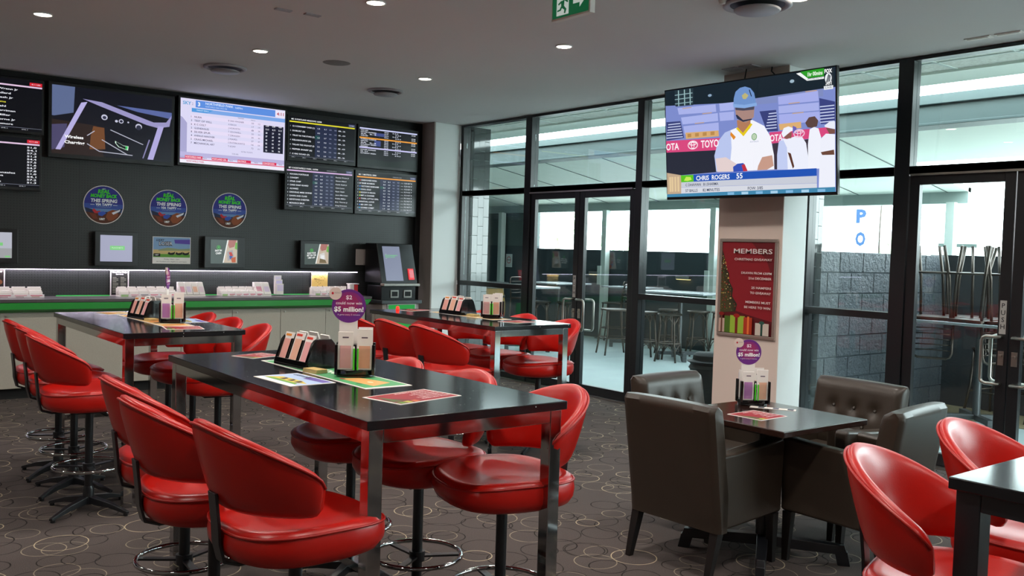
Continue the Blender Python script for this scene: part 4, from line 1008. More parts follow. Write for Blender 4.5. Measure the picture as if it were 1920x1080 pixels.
# ---------------------------------------------------------------- red swivel stools
DZ = -.022
def sq(a, n=2.7, N=40, fx=1.0):
    out = []
    for k in range(N):
        t = 2*PI*k/N; c_, s_ = math.cos(t), math.sin(t)
        x = a*math.copysign(abs(c_)**(2/n), c_); y = a*math.copysign(abs(s_)**(2/n), s_)
        out.append((x*(fx if x > 0 else 1), y))
    return out
def make_stool():
    t = thing('swivel_stool', 'red stool', 'stool', group='red swivel stools')
    A = .245
    prof = [(s_, z_+DZ) for s_, z_ in [(.0, .598), (.55, .596), (.84, .600), (.94, .612), (.99, .635), (1.0, .660), (.985, .684), (.95, .700), (.89, .706), (.80, .703), (.60, .694), (.30, .688), (.0, .687)]]
    loops = []
    for s_, z in prof:
        L_ = sq(max(s_, .001)*A, 2.2+.6*s_, 44, 1.02)
        # the top dips in the middle of its width and rolls up at the sides
        loops.append([(x, y, z + (.012*(abs(y)/A)**2 if z > .68+DZ else 0) - (.010*max(0, x/A)**2 if z > .64+DZ else 0)) for x, y in L_])
    MB().loft(loops).build('seat', M['red'], t, smooth=True)
    MB().tube([(x, y, .688+DZ + .012*(abs(y)/A)**2 - .010*max(0, x/A)**2) for x, y in sq(A*.987, 2.8, 44, 1.02)], .0045, 6, closed=True).build('seat_piping', M['redd'], t, smooth=True)
    TH = math.radians(80); N = 44; K = 18
    loops = []; edge = []
    for i in range(N+1):
        a = -1+2*i/N; aa = abs(a); th = a*TH
        zt = .838+.155*(1-aa**1.7); zb = .722+.010*(1-aa)
        e = 1.0
        if aa > .90: e = math.sqrt(max(0.0, 1-((aa-.90)/.101)**2))
        e = max(e, .12)
        zc, hh = (zt+zb)/2, (zt-zb)/2*(.55+.45*e)
        tk = .025*(.35+.65*e)
        L_ = []
        for k in range(K):
            u = 2*PI*k/K; cu, su = math.cos(u), math.sin(u)
            dz = hh*math.copysign(abs(su)**.62, su); dr = tk*math.copysign(abs(cu)**.75, cu)
            z = zc+dz; r = .228+.27*(z-.73)+dr
            L_.append((-r*math.cos(th), r*math.sin(th), z))
        loops.append(L_)
        z = zc+hh*.90; r = .228+.27*(z-.73)+tk*.80
        edge.append((-r*math.cos(th), r*math.sin(th), z))
    MB().loft(loops).build('backrest', M['red'], t, smooth=True)
    MB().tube(edge, .0045, 6).build('backrest_piping', M['redd'], t, smooth=True)
    pts = [(-.08, .566), (-.19, .562), (-.235, .578), (-.249, .63), (-.252, .69), (-.262, .78)]
    out = [(-.08, .559), (-.193, .554), (-.243, .572), (-.258, .63), (-.262, .69), (-.272, .78)]
    br = MB()
    poly = [(x, z) for x, z in pts]+[(x, z) for x, z in reversed(out)]
    br.loft([[(x, -.027, z) for x, z in poly], [(x, .027, z) for x, z in poly]])
    br.build('back_bracket', M['black'], t, bevel=.002)
    MB().box(-.11, .11, -.09, .09, .552, .576).build('seat_plate', M['blackm'], t, bevel=.003)
    MB().cyl((0, 0, .05), (0, 0, .56), .021, .021, 20).lathe([(.030, .04), (.030, .12), (.023, .14), (.023, .04)], n=20).build('pedestal', M['black'], t, smooth='auto')
    ft = t
    fr_ = MB().tube([(.18*math.cos(2*PI*k/48), .18*math.sin(2*PI*k/48), .252) for k in range(48)], .0095, 10, closed=True)
    fr_.build('footring', M['chrome'], ft, smooth=True)
    sp_ = MB()
    for k in range(3):
        T = Matrix.Rotation(2*PI*k/3+.5, 4, 'Z'); sp_.box(.02, .175, -.014, .014, .242, .250, 0, T)
    sp_.cyl((0, 0, .227), (0, 0, .267), .032, .032, 20).build('footring_spokes', M['black'], t, smooth='auto')
    for k in range(4):
        T = Matrix.Rotation(PI/2*k+.62, 4, 'Z')
        MB().loft([[(.02, -.022, .045), (.02, .022, .045), (.02, .020, .085), (.02, -.020, .085)], [(.15, -.018, .035), (.15, .018, .035), (.15, .015, .062), (.15, -.015, .062)],
                   [(.265, -.014, .012), (.265, .014, .012), (.265, .010, .026), (.265, -.010, .026)]], 0, T).cyl((T @ Vector((.25, 0, 0))), (T @ Vector((.25, 0, .016))), .013, .013, 12).build('foot', M['black'], t, bevel=.003)
    return t
stool0 = make_stool()
SN = [0]
def stool(x, y, deg, label, group):
    o = stool0 if SN[0] == 0 else copy_tree(stool0)
    SN[0] += 1
    place(o, (x, y, 0), math.radians(deg), label, group)
    pl = [c_ for c_ in bpy.data.objects if c_.parent == o and c_.name.startswith('foot') and not c_.name.startswith('footring')]
    return o
g1, g2, g3, g4 = 'stools around the nearest long table', 'stools around the long table in front of the betting counter', 'stools around the long table by the glass doors', 'stools at the table in the lower right corner'
stool(1.24, 2.58, 2, 'red stool nearest the camera on the left side of the nearest long table', g1)
stool(1.175, 3.08, -2, 'red stool second from the camera on the left side of the nearest long table', g1)
stool(1.245, 3.58, -3, 'red stool third from the camera on the left side of the nearest long table', g1)
stool(2.105, 2.655, 168, 'red stool nearest the camera on the right side of the nearest long table', g1)
stool(2.03, 3.11, 184, 'red stool second from the camera on the right side of the nearest long table', g1)
stool(2.0, 3.62, 178, 'red stool farthest from the camera on the right side of the nearest long table', g1)
stool(1.325, 5.34, -2, 'red stool nearest the camera on the left side of the table before the betting counter', g2)
stool(1.36, 5.82, 1, 'red stool in the middle on the left side of the table before the betting counter', g2)
stool(1.38, 6.3, 3, 'red stool nearest the betting counter, at the left edge of the picture', g2)
stool(2.12, 5.54, 176, 'red stool nearest the camera on the right side of the table before the betting counter', g2)
stool(2.14, 6.04, 186, 'red stool in the middle on the right side of the table before the betting counter', g2)
stool(2.14, 6.53, 180, 'red stool farthest away on the right side of the table before the betting counter', g2)
stool(3.63, 5.17, 0, 'red stool nearest the camera on the left side of the table by the doors', g3)
stool(3.64, 5.66, 2, 'red stool in the middle on the left side of the table by the doors', g3)
stool(3.64, 6.15, -3, 'red stool left of the table by the doors, beside the purple disc', g3)
stool(4.47, 5.25, 172, 'red stool nearest the camera on the glass side of the table by the doors', g3)
stool(4.48, 5.76, 180, 'red stool in the middle on the glass side of the table by the doors', g3)
stool(4.48, 6.26, 184, 'red stool farthest away on the glass side of the table by the doors', g3)
stool(2.42, 1.09, -74, 'red stool bottom right, its curved back fully in view beside the brown armchair', g4)
stool(3.05, 1.15, -84, 'red stool at the right edge, farther of two at the corner table', g4)

# ---------------------------------------------------------------- tall granite tables
def tall_table(x0, x1, y0, y1, label, mt=None, legs=.05, group='tall granite tables', rails=True, rot=0.0):
    mt = mt or M['chrome']
    cx, cy = (x0+x1)/2, (y0+y1)/2; W, D = (x1-x0)/2, (y1-y0)/2
    t = thing('tall_table', label, 'table', (cx, cy, 0), rot, group)
    MB().box(-W, W, -D, D, .950, .980).build('tabletop', M['granite'], t, bevel=.003)
    i = .014
    a = MB()
    a.box(-W+i+legs, W-i-legs, -D+i+.001, -D+i+legs, .905, .949).box(-W+i+legs, W-i-legs, D-i-legs, D-i-.001, .905, .949)
    a.box(-W+i+.001, -W+i+legs, -D+i+legs, D-i-legs, .905, .949).box(W-i-legs, W-i-.001, -D+i+legs, D-i-legs, .905, .949)
    a.build('apron', mt, t, bevel=.002)
    for sx_ in (-1, 1):
        for sy_ in (-1, 1):
            xa, xb = sorted((sx_*(W-i), sx_*(W-i-legs))); ya, yb = sorted((sy_*(D-i), sy_*(D-i-legs)))
            MB().box(xa, xb, ya, yb, 0, .9495).build('leg', mt, t, bevel=.003)
    if rails:
        for sy_ in (-1, 1):
            ya, yb = sorted((sy_*(D-i-.006), sy_*(D-i-legs+.006)))
            MB().box(-W+i+legs, W-i-legs, ya, yb, .235, .272).build('end_rail', mt, t, bevel=.002)
        MB().box(-.02, .02, -D+i+legs-.006, D-i-legs+.006, .237, .270).build('stretcher', mt, t, bevel=.002)
    return t
tall_table(1.372, 2.165, 2.372, 4.215, 'nearest long tall table with black granite top and chrome legs', rot=math.radians(-.5))
tall_table(1.475, 2.175, 5.26, 6.905, 'long tall granite table with chrome legs in front of the betting counter')
tall_table(3.80, 4.50, 4.93, 6.63, 'long tall granite table with chrome legs by the glass double doors')
tall_table(2.235, 3.85, .36, 1.065, 'tall granite table with black legs in the lower right corner', mt=M['black'], legs=.06, rails=False, group=None)

# ---------------------------------------------------------------- low dark wood table and armchairs
t = thing('low_table', 'square low table with glossy dark stained wood top between four brown armchairs', 'table', (3.875, 2.765, 0), math.radians(-1.5))
MB().box(-.335, .335, -.345, .345, .690, .720).build('tabletop', M['dwood'], t, bevel=.005, seg=3)
MB().box(-.25, .25, -.25, .25, .668, .690).build('top_plate', M['blackm'], t)
MB().cyl((0, 0, .09), (0, 0, .67), .036, .036, 20).build('pedestal', M['black'], t, smooth='auto')
for k in range(4):
    T = Matrix.Rotation(PI/2*k+PI/4-.15, 4, 'Z')
    MB().loft([[(.0, -.028, .06), (.0, .028, .06), (.0, .028, .115), (.0, -.028, .115)], [(.34, -.024, .055), (.34, .024, .055), (.34, .024, .10), (.34, -.024, .10)], [(.41, -.02, .045), (.41, .02, .045), (.39, .02, .10), (.39, -.02, .10)]], 0, T).loft([[(.345, -.024, .06), (.345, .024, .06), (.405, .02, .07), (.405, -.02, .07)], [(.36, -.022, 0), (.36, .022, 0), (.42, .02, 0), (.42, -.02, 0)]], 0, T).build('foot', M['black'], t, bevel=.003)
def make_armchair():
    """front is +X; upholstered all round, buttoned back"""
    t = thing('armchair', 'brown armchair', 'armchair', group='brown leather armchairs')
    HW = .275
    # outer shell: side panels with sloping arm tops
    for s_ in (-1, 1):
        prof = [(-.23, .235), (.265, .255), (.275, .60), (.262, .622), (.10, .607), (-.12, .592), (-.235, .590)]
        ya, yb = (s_*HW, s_*(HW-.078))
        MB().loft([[(x, min(ya, yb), z) for x, z in prof], [(x, max(ya, yb), z) for x, z in prof]]).build('arm', M['brown'], t, bevel=.016, seg=4)
    MB().box(-.20, .262, -HW+.075, HW-.075, .245, .40).build('seat_base', M['brown'], t, bevel=.01)
    MB().box(-.14, .268, -HW+.079, HW-.079, .398, .465).build('seat_cushion', M['brown'], t, bevel=.025, seg=4)
    # back: raked slab with dimples on its inner face
    NU, NV = 33, 29
    dim = [(-.13, .665), (0, .665), (.13, .665), (-.065, .565), (.065, .565)]
    H0, H1 = .225, .815
    def xin(z): return -.150-.18*max(0, z-.40)
    def xout(z): return -.238-.155*max(0, z-.25)
    vs_in, vs_out = [], []
    for j in range(NV):
        z = H0+(H1-H0)*j/(NV-1)
        for i in range(NU):
            y = -HW+2*HW*i/(NU-1)
            e = min(1, (HW-abs(y))/.035); ez = min(1, (H1-z)/.035)
            rnd_ = .026*(1-math.sqrt(max(0, 1-(1-e)**2)))+.026*(1-math.sqrt(max(0, 1-(1-ez)**2)))
            d = 0
            for by, bz in dim:
                q = ((y-by)**2+(z-bz)**2)/.0011
                d += .016*math.exp(-q)
            for a_ in ((-.13, .665, -.13, .80), (0, .665, 0, .80), (.13, .665, .13, .80), (-.13, .665, -.065, .565), (0, .665, -.065, .565), (0, .665, .065, .565), (.13, .665, .065, .565)):
                ax, az, bx_, bz_ = a_; L2 = (bx_-ax)**2+(bz_-az)**2; tt = max(0, min(1, ((y-ax)*(bx_-ax)+(z-az)*(bz_-az))/L2))
                q = ((y-ax-tt*(bx_-ax))**2+(z-az-tt*(bz_-az))**2)/.00022
                d += .0045*math.exp(-q)*(1 if az == bz_ or bz_ < .7 else (1-tt))
            dome = .010*(1 if z > .47 else 0)*min(1, e)*min(1, ez)
            zz = z+.006*(1-(y/HW)**2)*(j/(NV-1))**6
            vs_in.append((xin(z)-rnd_-d+dome, y, zz)); vs_out.append((xout(z)+rnd_*.8, y, zz))
    mb = MB(); n = NU*NV; fs = []
    for j in range(NV-1):
        for i in range(NU-1):
            a = j*NU+i; fs.append((a, a+1, a+NU+1, a+NU)); fs.append((n+a, n+a+NU, n+a+NU+1, n+a+1))
    for j in range(NV-1):
        a = j*NU; fs.append((a, a+NU, n+a+NU, n+a)); b_ = a+NU-1; fs.append((b_, n+b_, n+b_+NU, b_+NU))
    for i in range(NU-1):
        fs.append((i, n+i, n+i+1, i+1)); a = (NV-1)*NU+i; fs.append((a, a+1, n+a+1, n+a))
    mb.add(vs_in+vs_out, fs); mb.build('backrest', M['brown'], t, smooth='auto')
    for by, bz in dim:
        x = xin(bz)+.010-.016-.002
        MB().lathe([(0, -.003), (.010, -.003), (.0115, .001), (.008, .005), (0, .0065)], n=14, T=Matrix.Translation((x, by, bz)) @ Matrix.Rotation(PI/2, 4, 'Y')).build('button', M['brownd'], t, smooth=True)
    for sx_, xs, xe in ((1, .235, .245), (-1, -.20, -.265)):
        for s_ in (-1, 1):
            y = s_*(HW-.035)
            MB().loft([[(xe-.015, y-.015, 0), (xe+.015, y-.015, 0), (xe+.015, y+.015, 0), (xe-.015, y+.015, 0)], [(xs-.024, y-.024, .25), (xs+.024, y-.024, .25), (xs+.024, y+.024, .25), (xs-.024, y+.024, .25)]]).build('leg', M['legw'], t, bevel=.002)
    return t
a0 = make_armchair(); ga = 'brown armchairs around the low square table'
place(a0, (3.585, 2.915, 0), math.radians(2), 'brown armchair seen from behind, nearest the camera at the low table', ga)
place(copy_tree(a0), (4.185, 2.44, 0), math.radians(96), 'brown armchair seen from the side, right of the low table beside the red stools', ga)
place(copy_tree(a0), (4.03, 3.30, 0), math.radians(-88), 'brown armchair with shiny buttoned back, left of the bin beyond the low table', ga)
place(copy_tree(a0), (4.56, 2.83, 0), math.radians(178), 'brown armchair with buttoned back in front of the rough block wall', ga)

# ---------------------------------------------------------------- table things
def slot_box(x, y, z, rz, where):
    """black sloped dispenser with three slots full of keno forms"""
    t = thing('form_dispenser', 'black three-slot form dispenser on '+where, 'dispenser', (x, y, z), rz, 'black slotted form dispensers')
    L_, Wb, Wt, H = .27, .085, .042, .125
    prof = [(-Wb, 0), (Wb, 0), (Wb, .014), (Wt+.01, H*.86), (Wt-.006, H), (-Wt+.006, H), (-Wt-.01, H*.86), (-Wb, .014)]
    bx = MB()
    for xa, xb in ((-L_/2, -L_/2+.018), (L_/2-.018, L_/2)):
        bx.loft([[(xa, yy, zz) for yy, zz in prof], [(xb, yy, zz) for yy, zz in prof]])
    bx.box(-L_/2, L_/2, -Wb, Wb, 0, .014).box(-L_/2, L_/2, -.012, .012, .014, H-.02)
    sl = math.atan2(Wb-Wt, H)
    for s_ in (-1, 1):
        for q in (-.045, .045):
            pts = [(s_*Wb, .012), (s_*(Wb-.006), .012), (s_*(Wt-.002), H-.01), (s_*(Wt+.008), H-.01)]
            bx.loft([[(q-.006, yy, zz) for yy, zz in pts], [(q+.006, yy, zz) for yy, zz in pts]])
        pts = [(s_*(Wb+.001), .010), (s_*(Wb-.010), .010), (s_*(Wb-.016), .030), (s_*(Wb-.006), .032)]
        bx.loft([[(-L_/2, yy, zz) for yy, zz in pts], [(L_/2, yy, zz) for yy, zz in pts]])
    bx.build('dispenser_body', M['gloss'], t, bevel=.0015)
    for s_ in (-1, 1):
        for i, q in enumerate((-.088, 0, .088)):
            T = Matrix.Rotation(0 if s_ < 0 else PI, 4, 'Z') @ Matrix.Translation((q, -Wb+.010, .018)) @ Matrix.Rotation(-sl, 4, 'X')
            h_ = .128+.006*(i % 2)
            f = MB().box(-.034, .034, 0, .006, 0, h_, 0, T).box(-.026, .026, -.0006, 0, .012, h_-.03, 1, T).box(-.026, .02, -.0006, 0, h_-.018, h_-.008, 2, T)
            f.build('form_stack', [M['paper'], ink(('#e8a79c', '#eab49c', '#eaa8a8')[i]), ink('#e08a30' if i == 0 else '#d84030')], t)
    return t
def pot(x, y, z, rz, where, disc_=True, disc_rz=None, blue=False):
    """rounded black holder with upright fins, clear fronts, forms, two green pencils and a round sign"""
    t = thing('form_holder', 'black upright holder with clear fronts and pink forms on '+where, 'form holder', (x, y, z), rz, 'black upright form holders')
    mb = MB().prism(rrect(.150, .105, .045, 6), 0, .010).prism(rrect(.158, .113, .05, 6), .010, .030)
    mb.build('base', M['gloss'], t, bevel=.003)
    for px_, py_ in ((-.072, -.046), (.072, -.046), (-.072, .046), (.072, .046)):
        MB().box(px_-.006, px_+.006, py_-.012, py_+.012, .01, .130).build('upright', M['gloss'], t, bevel=.002)
    MB().box(-.006, .006, -.046, .046, .03, .130).build('divider', M['gloss'], t, bevel=.002)
    for s_ in (-1, 1):
        MB().box(-.066, .066, s_*.053-.001, s_*.053+.001, .028, .115).build('clear_front', M['clear'], t)
    col = (('#dba7a4', '#e2aa8e'), ('#b27ab4', '#e6b49a'))[1 if blue else 0]
    for s_ in (-1, 1):
        for i, q in enumerate((-.037, .037)):
            h_ = (.148, .160)[i]; yc = s_*.040
            f = MB().box(q-.029, q+.029, yc-.005, yc+.005, .031, .031+h_).box(q-.022, q+.022, yc-.0056, yc-.005, .036, .125, 1).box(q-.022, q+.022, yc+.005, yc+.0056, .036, .125, 1).box(q-.012, q+.012, yc-.0056, yc-.005, .155, .160, 2)
            f.build('form_stack', [M['paper'], ink(col[i]), ink('#5a4a5a')], t)
    c_, s__ = math.cos(rz), math.sin(rz)
    for q in (-.003, .012):
        lx, ly = q, -.060
        pn = thing_pen(x+lx*c_-ly*s__, y+lx*s__+ly*c_, z+.031, where, 'left' if q < 0 else 'right')
    if disc_:
        dz = rz if disc_rz is None else disc_rz
        d = thing('promotional_sign', 'round purple $5 million promotional disc on '+where, 'sign', (x+(-.03)*c_, y+(-.03)*s__, z+.031), dz, 'round purple promotional discs')
        T = Matrix.Rotation(PI/2, 4, 'X')
        rr = [(.067*math.cos(2*PI*k/40), .248+.067*math.sin(2*PI*k/40)) for k in range(40)]
        MB().box(-.036, .036, -.001, .001, 0, .20).build('card_stem', M['paper'], d)
        MB().prism(rr, -.0012, .0012, 0, T).build('disc_card', ink('#7a2a80'), d)
        for sd in (0, 1):
            cc = Canvas(.134, .134, step=.0003)
            cc.disc(.5, .5, .498, .498, '#6a2a82', n=40).up().disc(.5, .56, .40, .36, '#8a2a72').up().disc(.5, .6, .28, .24, '#9c2c64').up()
            cc.text('$2', .5, .70, .115, '#f7e8f4', 'c', w=.18, bold=.02).text('could now win', .5, .545, .085, '#f7e8f4', 'c', w=.76, bold=.01).text('$5 million!', .5, .335, .14, '#ffffff', 'c', w=.86, bold=.03).text('A game every 3 minutes', .5, .22, .045, '#f2d8ee', 'c', w=.66)
            xs = .10 if sd == 0 else .90
            cc.up().disc(xs, .86, .185, .185, '#ddc9bf', n=28).up().disc(xs-.08, .87, .035, .04, '#c02838', n=8).text('KENO', xs-.02, .86, .05, '#9a8a88', w=.17)
            o_ = cc.build('disc_print', d); o_.matrix_local = (Matrix.Rotation(PI*sd, 4, 'Z') @ Matrix.Translation((-.067, -.0022, .181)) @ T)
    return t
def thing_pen(x, y, z, where, side):
    t = thing('pencil', 'green pencil, %s one in the holder on %s' % (side, where), 'pencil', (x, y, z), 0, 'bright green pencils')
    MB().cyl((0, 0, 0), (0, 0, .085), .0034, .0034, 8).build('pencil_body', M['pen'], t, smooth='auto')
    MB().cyl((0, 0, .085), (0, 0, .094), .0034, .0008, 8).build('pencil_tip', M['paper'], t)
    return t
def paper(pts, z, label, draw, name='leaflet', cat='leaflet', th=.0012, group=None):
    """pts: two neighbouring corners (start and end of the sheet's lower edge) and the sheet height"""
    (x0, y0), (x1, y1), H = pts
    W = math.hypot(x1-x0, y1-y0)
    t = thing(name, label, cat, (x0, y0, z), math.atan2(y1-y0, x1-x0), group)
    MB().box(0, W, 0, H, 0, th).build('sheet', M['paper'], t)
    c = Canvas(W, H, step=.00015); draw(c); c.build('printed_face', t, (0, 0, th+.0002))
    return t
def redsheet(c):
    c.rect(.03, .03, .97, .97, '#8c0f20').up().poly([(.03, .03), (.40, .03), (.22, .5), (.03, .6)], '#6a1a20').up()
    for i, (s_, w_) in enumerate((('MEMBERS CHRISTMAS', .5), ('GIVEAWAY', .3), ('DRAWN FROM 630PM', .4), ('21ST DECEMBER', .35), ('25 HAMPERS TO GIVEAWAY', .45), ('MEMBERS MUST BE HERE', .45))):
        c.text(s_, .93, .84-.13*i, .06, '#e8d0d0', 'r', w=w_, bold=.02)
    for x, col in ((.06, '#5a8a2a'), (.16, '#b4b04a'), (.27, '#c06030')): c.rect(x, .05, x+.08, .20, col)
    c.poly([(.05, .25), (.2, .25), (.12, .85)], '#4a5a2a')
def bluesheet(c):
    c.rect(.02, .03, .98, .97, '#9eb4d4').rect(.02, .03, .98, .16, '#e8e4e4').poly([(.4, .95), (.95, .95), (.95, .75), (.5, .7)], '#5a4a98').up().poly([(.05, .2), (.6, .2), (.95, .4), (.7, .52), (.2, .5)], '#c9b54a').poly([(.1, .18), (.9, .18), (.85, .28), (.2, .3)], '#6a9a3a').up()
    for x in (.3, .5, .68): c.poly([(x, .5), (x+.1, .46), (x+.13, .34), (x+.02, .32)], '#3a2c24')
    c.text('LUCKY LOSER', .12, .80, .10, '#28304a', w=.4, bold=.03)
def greenmat(c):
    c.rect(.02, .04, .98, .96, '#4c9a62').poly([(.05, .3), (.35, .2), (.40, .7), (.12, .85)], '#c46a4a').poly([(.7, .2), (.95, .3), (.9, .8), (.72, .6)], '#d8a060').up()
    for i in range(14): c.disc(random.uniform(.1, .9), random.uniform(.15, .85), .02, .05, random.choice(['#e8d8b0', '#b44a3a', '#2f7a46', '#e0c070']), n=8)
    c.text('KENO', .40, .4, .2, '#e8f4e0', w=.18, bold=.03)
def tanmat(c):
    c.rect(.02, .04, .98, .96, '#caa468').up()
    for i in range(10): c.rect(.06+.09*i, .15, .11+.09*i, .85, random.choice(['#8a5a2a', '#e8d8b0', '#3a2c20', '#d8803a']))
ZT1 = .9802
n1, n2, n3, n4 = 'the nearest long table', 'the table before the betting counter', 'the table by the glass doors', 'the low wooden table'
paper(((1.665, 3.85), (1.665, 2.92), .20), ZT1, 'long green printed mat under the holders on the nearest long table', greenmat, 'table_mat', 'table mat')
paper(((1.60, 2.575), (1.89, 2.635), .19), ZT1, 'red Christmas giveaway leaflet at the near end of the nearest long table', redsheet, group='red giveaway leaflets')
paper(((1.455, 3.10), (1.435, 3.40), -.0) if False else ((1.625, 3.39), (1.635, 3.09), -.0) if False else ((1.44, 3.40), (1.455, 3.10), .19), ZT1, 'blue and white horse racing leaflet left of the holder on the nearest long table', bluesheet)
paper(((1.66, 3.93), (1.83, 3.99), .14), ZT1, 'dark red leaflet at the far end of the nearest long table', redsheet, group='red giveaway leaflets')
slot_box(1.765, 3.60, .982, math.radians(-86), n1)
pot(1.795, 3.235, .982, math.radians(-32), n1, True)
def card_pile(x, y, z, rz, label, col='#d8c890'):
    t = thing('card_pile', label, 'card pile', (x, y, z), rz)
    for i in range(5):
        MB().box(-.045+.001*i, .045+.001*i, -.028, .028-.001*i, i*.0032, i*.0032+.0028).build('card', ink(col if i % 2 else '#c4a86a'), t)
    return t
card_pile(1.70, 3.395, .982, math.radians(-80), 'small pile of cream cards between the two holders on the nearest long table')
paper(((1.80, 6.55), (1.80, 5.60), .19), ZT1, 'long tan printed mat under the holders on the table before the betting counter', tanmat, 'table_mat', 'table mat')
paper(((1.76, 5.42), (1.97, 5.38), .20), ZT1, 'red Christmas leaflet at the near end of the table before the betting counter', redsheet, group='red giveaway leaflets')
paper(((2.01, 6.13), (1.99, 5.84), .17), ZT1, 'white and blue leaflet on the right side of the table before the betting counter', bluesheet)
paper(((1.76, 6.62), (1.95, 6.66), .20), ZT1, 'yellowish leaflet at the far end of the table before the betting counter', tanmat)
slot_box(1.90, 6.22, .982, math.radians(-84), n2)
pot(1.93, 5.83, .982, math.radians(-20), n2, True, math.radians(62), blue=True)
card_pile(1.86, 6.02, .982, math.radians(-80), 'small pile of cream cards on the table before the betting counter')
paper(((4.14, 6.26), (4.14, 5.40), .18), ZT1, 'long pale printed mat under the holders on the table by the glass doors', tanmat, 'table_mat', 'table mat')
paper(((4.03, 6.36), (4.28, 6.42), .13), ZT1, 'red leaflet at the far end of the table by the glass doors', redsheet, group='red giveaway leaflets')
paper(((4.12, 5.10), (4.36, 5.14), .18), ZT1, 'red leaflet at the near end of the table by the glass doors', redsheet, group='red giveaway leaflets')
slot_box(4.23, 5.98, .982, math.radians(-86), n3)
pot(4.235, 5.53, .982, math.radians(-50), n3, False)
card_pile(4.22, 5.76, .982, math.radians(-80), 'small pile of cream cards on the table by the glass doors')
o = MB().lathe([(0, 0), (.014, 0), (.016, .006), (.012, .03), (0, .036)], n=14).build('small_red_light', mat('red_beacon', '#e8281c', .4, emit=1.5), smooth=True); o.location = (3.99, 6.50, .980)
tag(o, 'tiny glowing red light at the far end of the table by the glass doors', 'light')
paper(((3.68, 2.66), (3.90, 2.665), .20), .7203, 'red Christmas leaflet lying on the low wooden table', redsheet, group='red giveaway leaflets')
def strips(c):
    for i in range(6): c.rect(.02+.16*i, .1, .15+.16*i, .9, ('#e8e0d8', '#3a3c50')[i % 2])
paper(((3.955, 2.935), (4.07, 2.735), .05), .7203, 'narrow black and white coaster strip on the low wooden table', strips)
pot(4.045, 2.985, .7203, math.radians(-38), n4, True, blue=True)
bt = MB().lathe([(0, 0), (.022, 0), (.022, .16), (.010, .18), (.010, .2), (0, .2)], n=14).build('spray_bottle', mat('blue_plastic', '#3a3f9c', .3, noise=(9, .1)), smooth='auto')
bt.location = (4.06, 3.065, .7203); tag(bt, 'blue topped bottle behind the holder on the low wooden table', 'bottle')
# ---------------------------------------------------------------- patio furniture
def leg_path(mb, x, y, sx_, sy_, h, spread, r=.014):
    mb.tube([(x*.86, y*.86, h), (x*.92, y*.92, h*.8), (x, y, h*.38), (x*spread, y*spread, 0)], [r*.9, r*.9, r, r], 8)
def make_bentwood():
    """backless stool, round seat, four legs, ring and curved braces"""
    t = thing('patio_stool', 'bentwood stool', 'stool', group='backless bentwood patio stools')
    H = .68
    MB().lathe([(0, H-.03), (.155, H-.03), (.172, H-.022), (.175, H-.008), (.165, H), (.13, H-.003), (0, H-.006)], n=28).build('seat', M['gunm'], t, smooth='auto')
    for a in range(4):
        an = PI/4+PI/2*a; c_, s_ = math.cos(an), math.sin(an)
        MB().tube([(c_*.135, s_*.135, H-.03), (c_*.145, s_*.145, H*.7), (c_*.165, s_*.165, H*.35), (c_*.215, s_*.215, 0)], [.012, .013, .014, .015], 8).build('leg', M['gunm'], t, smooth=True)
    rg = MB().tube([(.158*math.cos(2*PI*k/32), .158*math.sin(2*PI*k/32), .26) for k in range(32)], .009, 8, closed=True)
    rg.build('foot_ring', M['gunm'], t, smooth=True)
    bs = MB()
    for a in range(4):
        a0_, a1_ = PI/4+PI/2*a, PI/4+PI/2*(a+1)
        for zt, zb, r in ((H-.04, H-.17, .14), (.245, .12, .165)):
            for p_, q_ in ((a0_, a1_), (a1_, a0_)):
                pts = []
                for k in range(7):
                    f = k/6; an = p_+(q_-p_)*.5*f; z = zb+(zt-zb)*math.sin(f*PI/2)
                    pts.append((r*math.cos(an), r*math.sin(an), z))
                bs.tube(pts, .006, 6)
    bs.build('curved_braces', M['gunm'], t, smooth=True)
    return t
def make_ladder():
    """bar chair with a slatted back; front +X"""
    t = thing('patio_bar_chair', 'bar chair', 'bar chair', group='ladder-back patio bar chairs')
    H = .68
    MB().prism(rrect(.36, .38, .06, 5), H-.025, H).build('seat', M['gunm'], t, bevel=.006)
    for s_ in (-1, 1):
        MB().tube([(.15, s_*.15, H-.02), (.17, s_*.165, .3), (.21, s_*.20, 0)], [.013, .013, .014], 8).build('leg', M['gunm'], t, smooth=True)
        MB().tube([(-.16, s_*.16, H-.02), (-.18, s_*.175, .3), (-.24, s_*.215, 0)], [.013, .013, .014], 8).build('leg', M['gunm'], t, smooth=True)
    h = MB().tube([(-.16, -.165, H-.02), (-.19, -.165, H+.30), (-.195, -.15, H+.335), (-.20, -.12, H+.35), (-.20, .12, H+.35), (-.195, .15, H+.335), (-.19, .165, H+.30), (-.16, .165, H-.02)], .012, 8)
    h.build('back_frame', M['gunm'], t, smooth=True)
    for k in range(5):
        z = H+.08+.05*k
        MB().tube([(-.17, -.16, z), (-.195, -.08, z-.004), (-.20, 0, z-.006), (-.195, .08, z-.004), (-.17, .16, z)], .006, 6).build('back_slat', M['gunm'], t, smooth=True)
    MB().tube([(.178, -.172, .25), (.178, .172, .25), (-.19, .182, .25), (-.19, -.182, .25)], .009, 8, closed=True).build('foot_rail', M['gunm'], t, smooth=True)
    return t
b0 = make_bentwood()
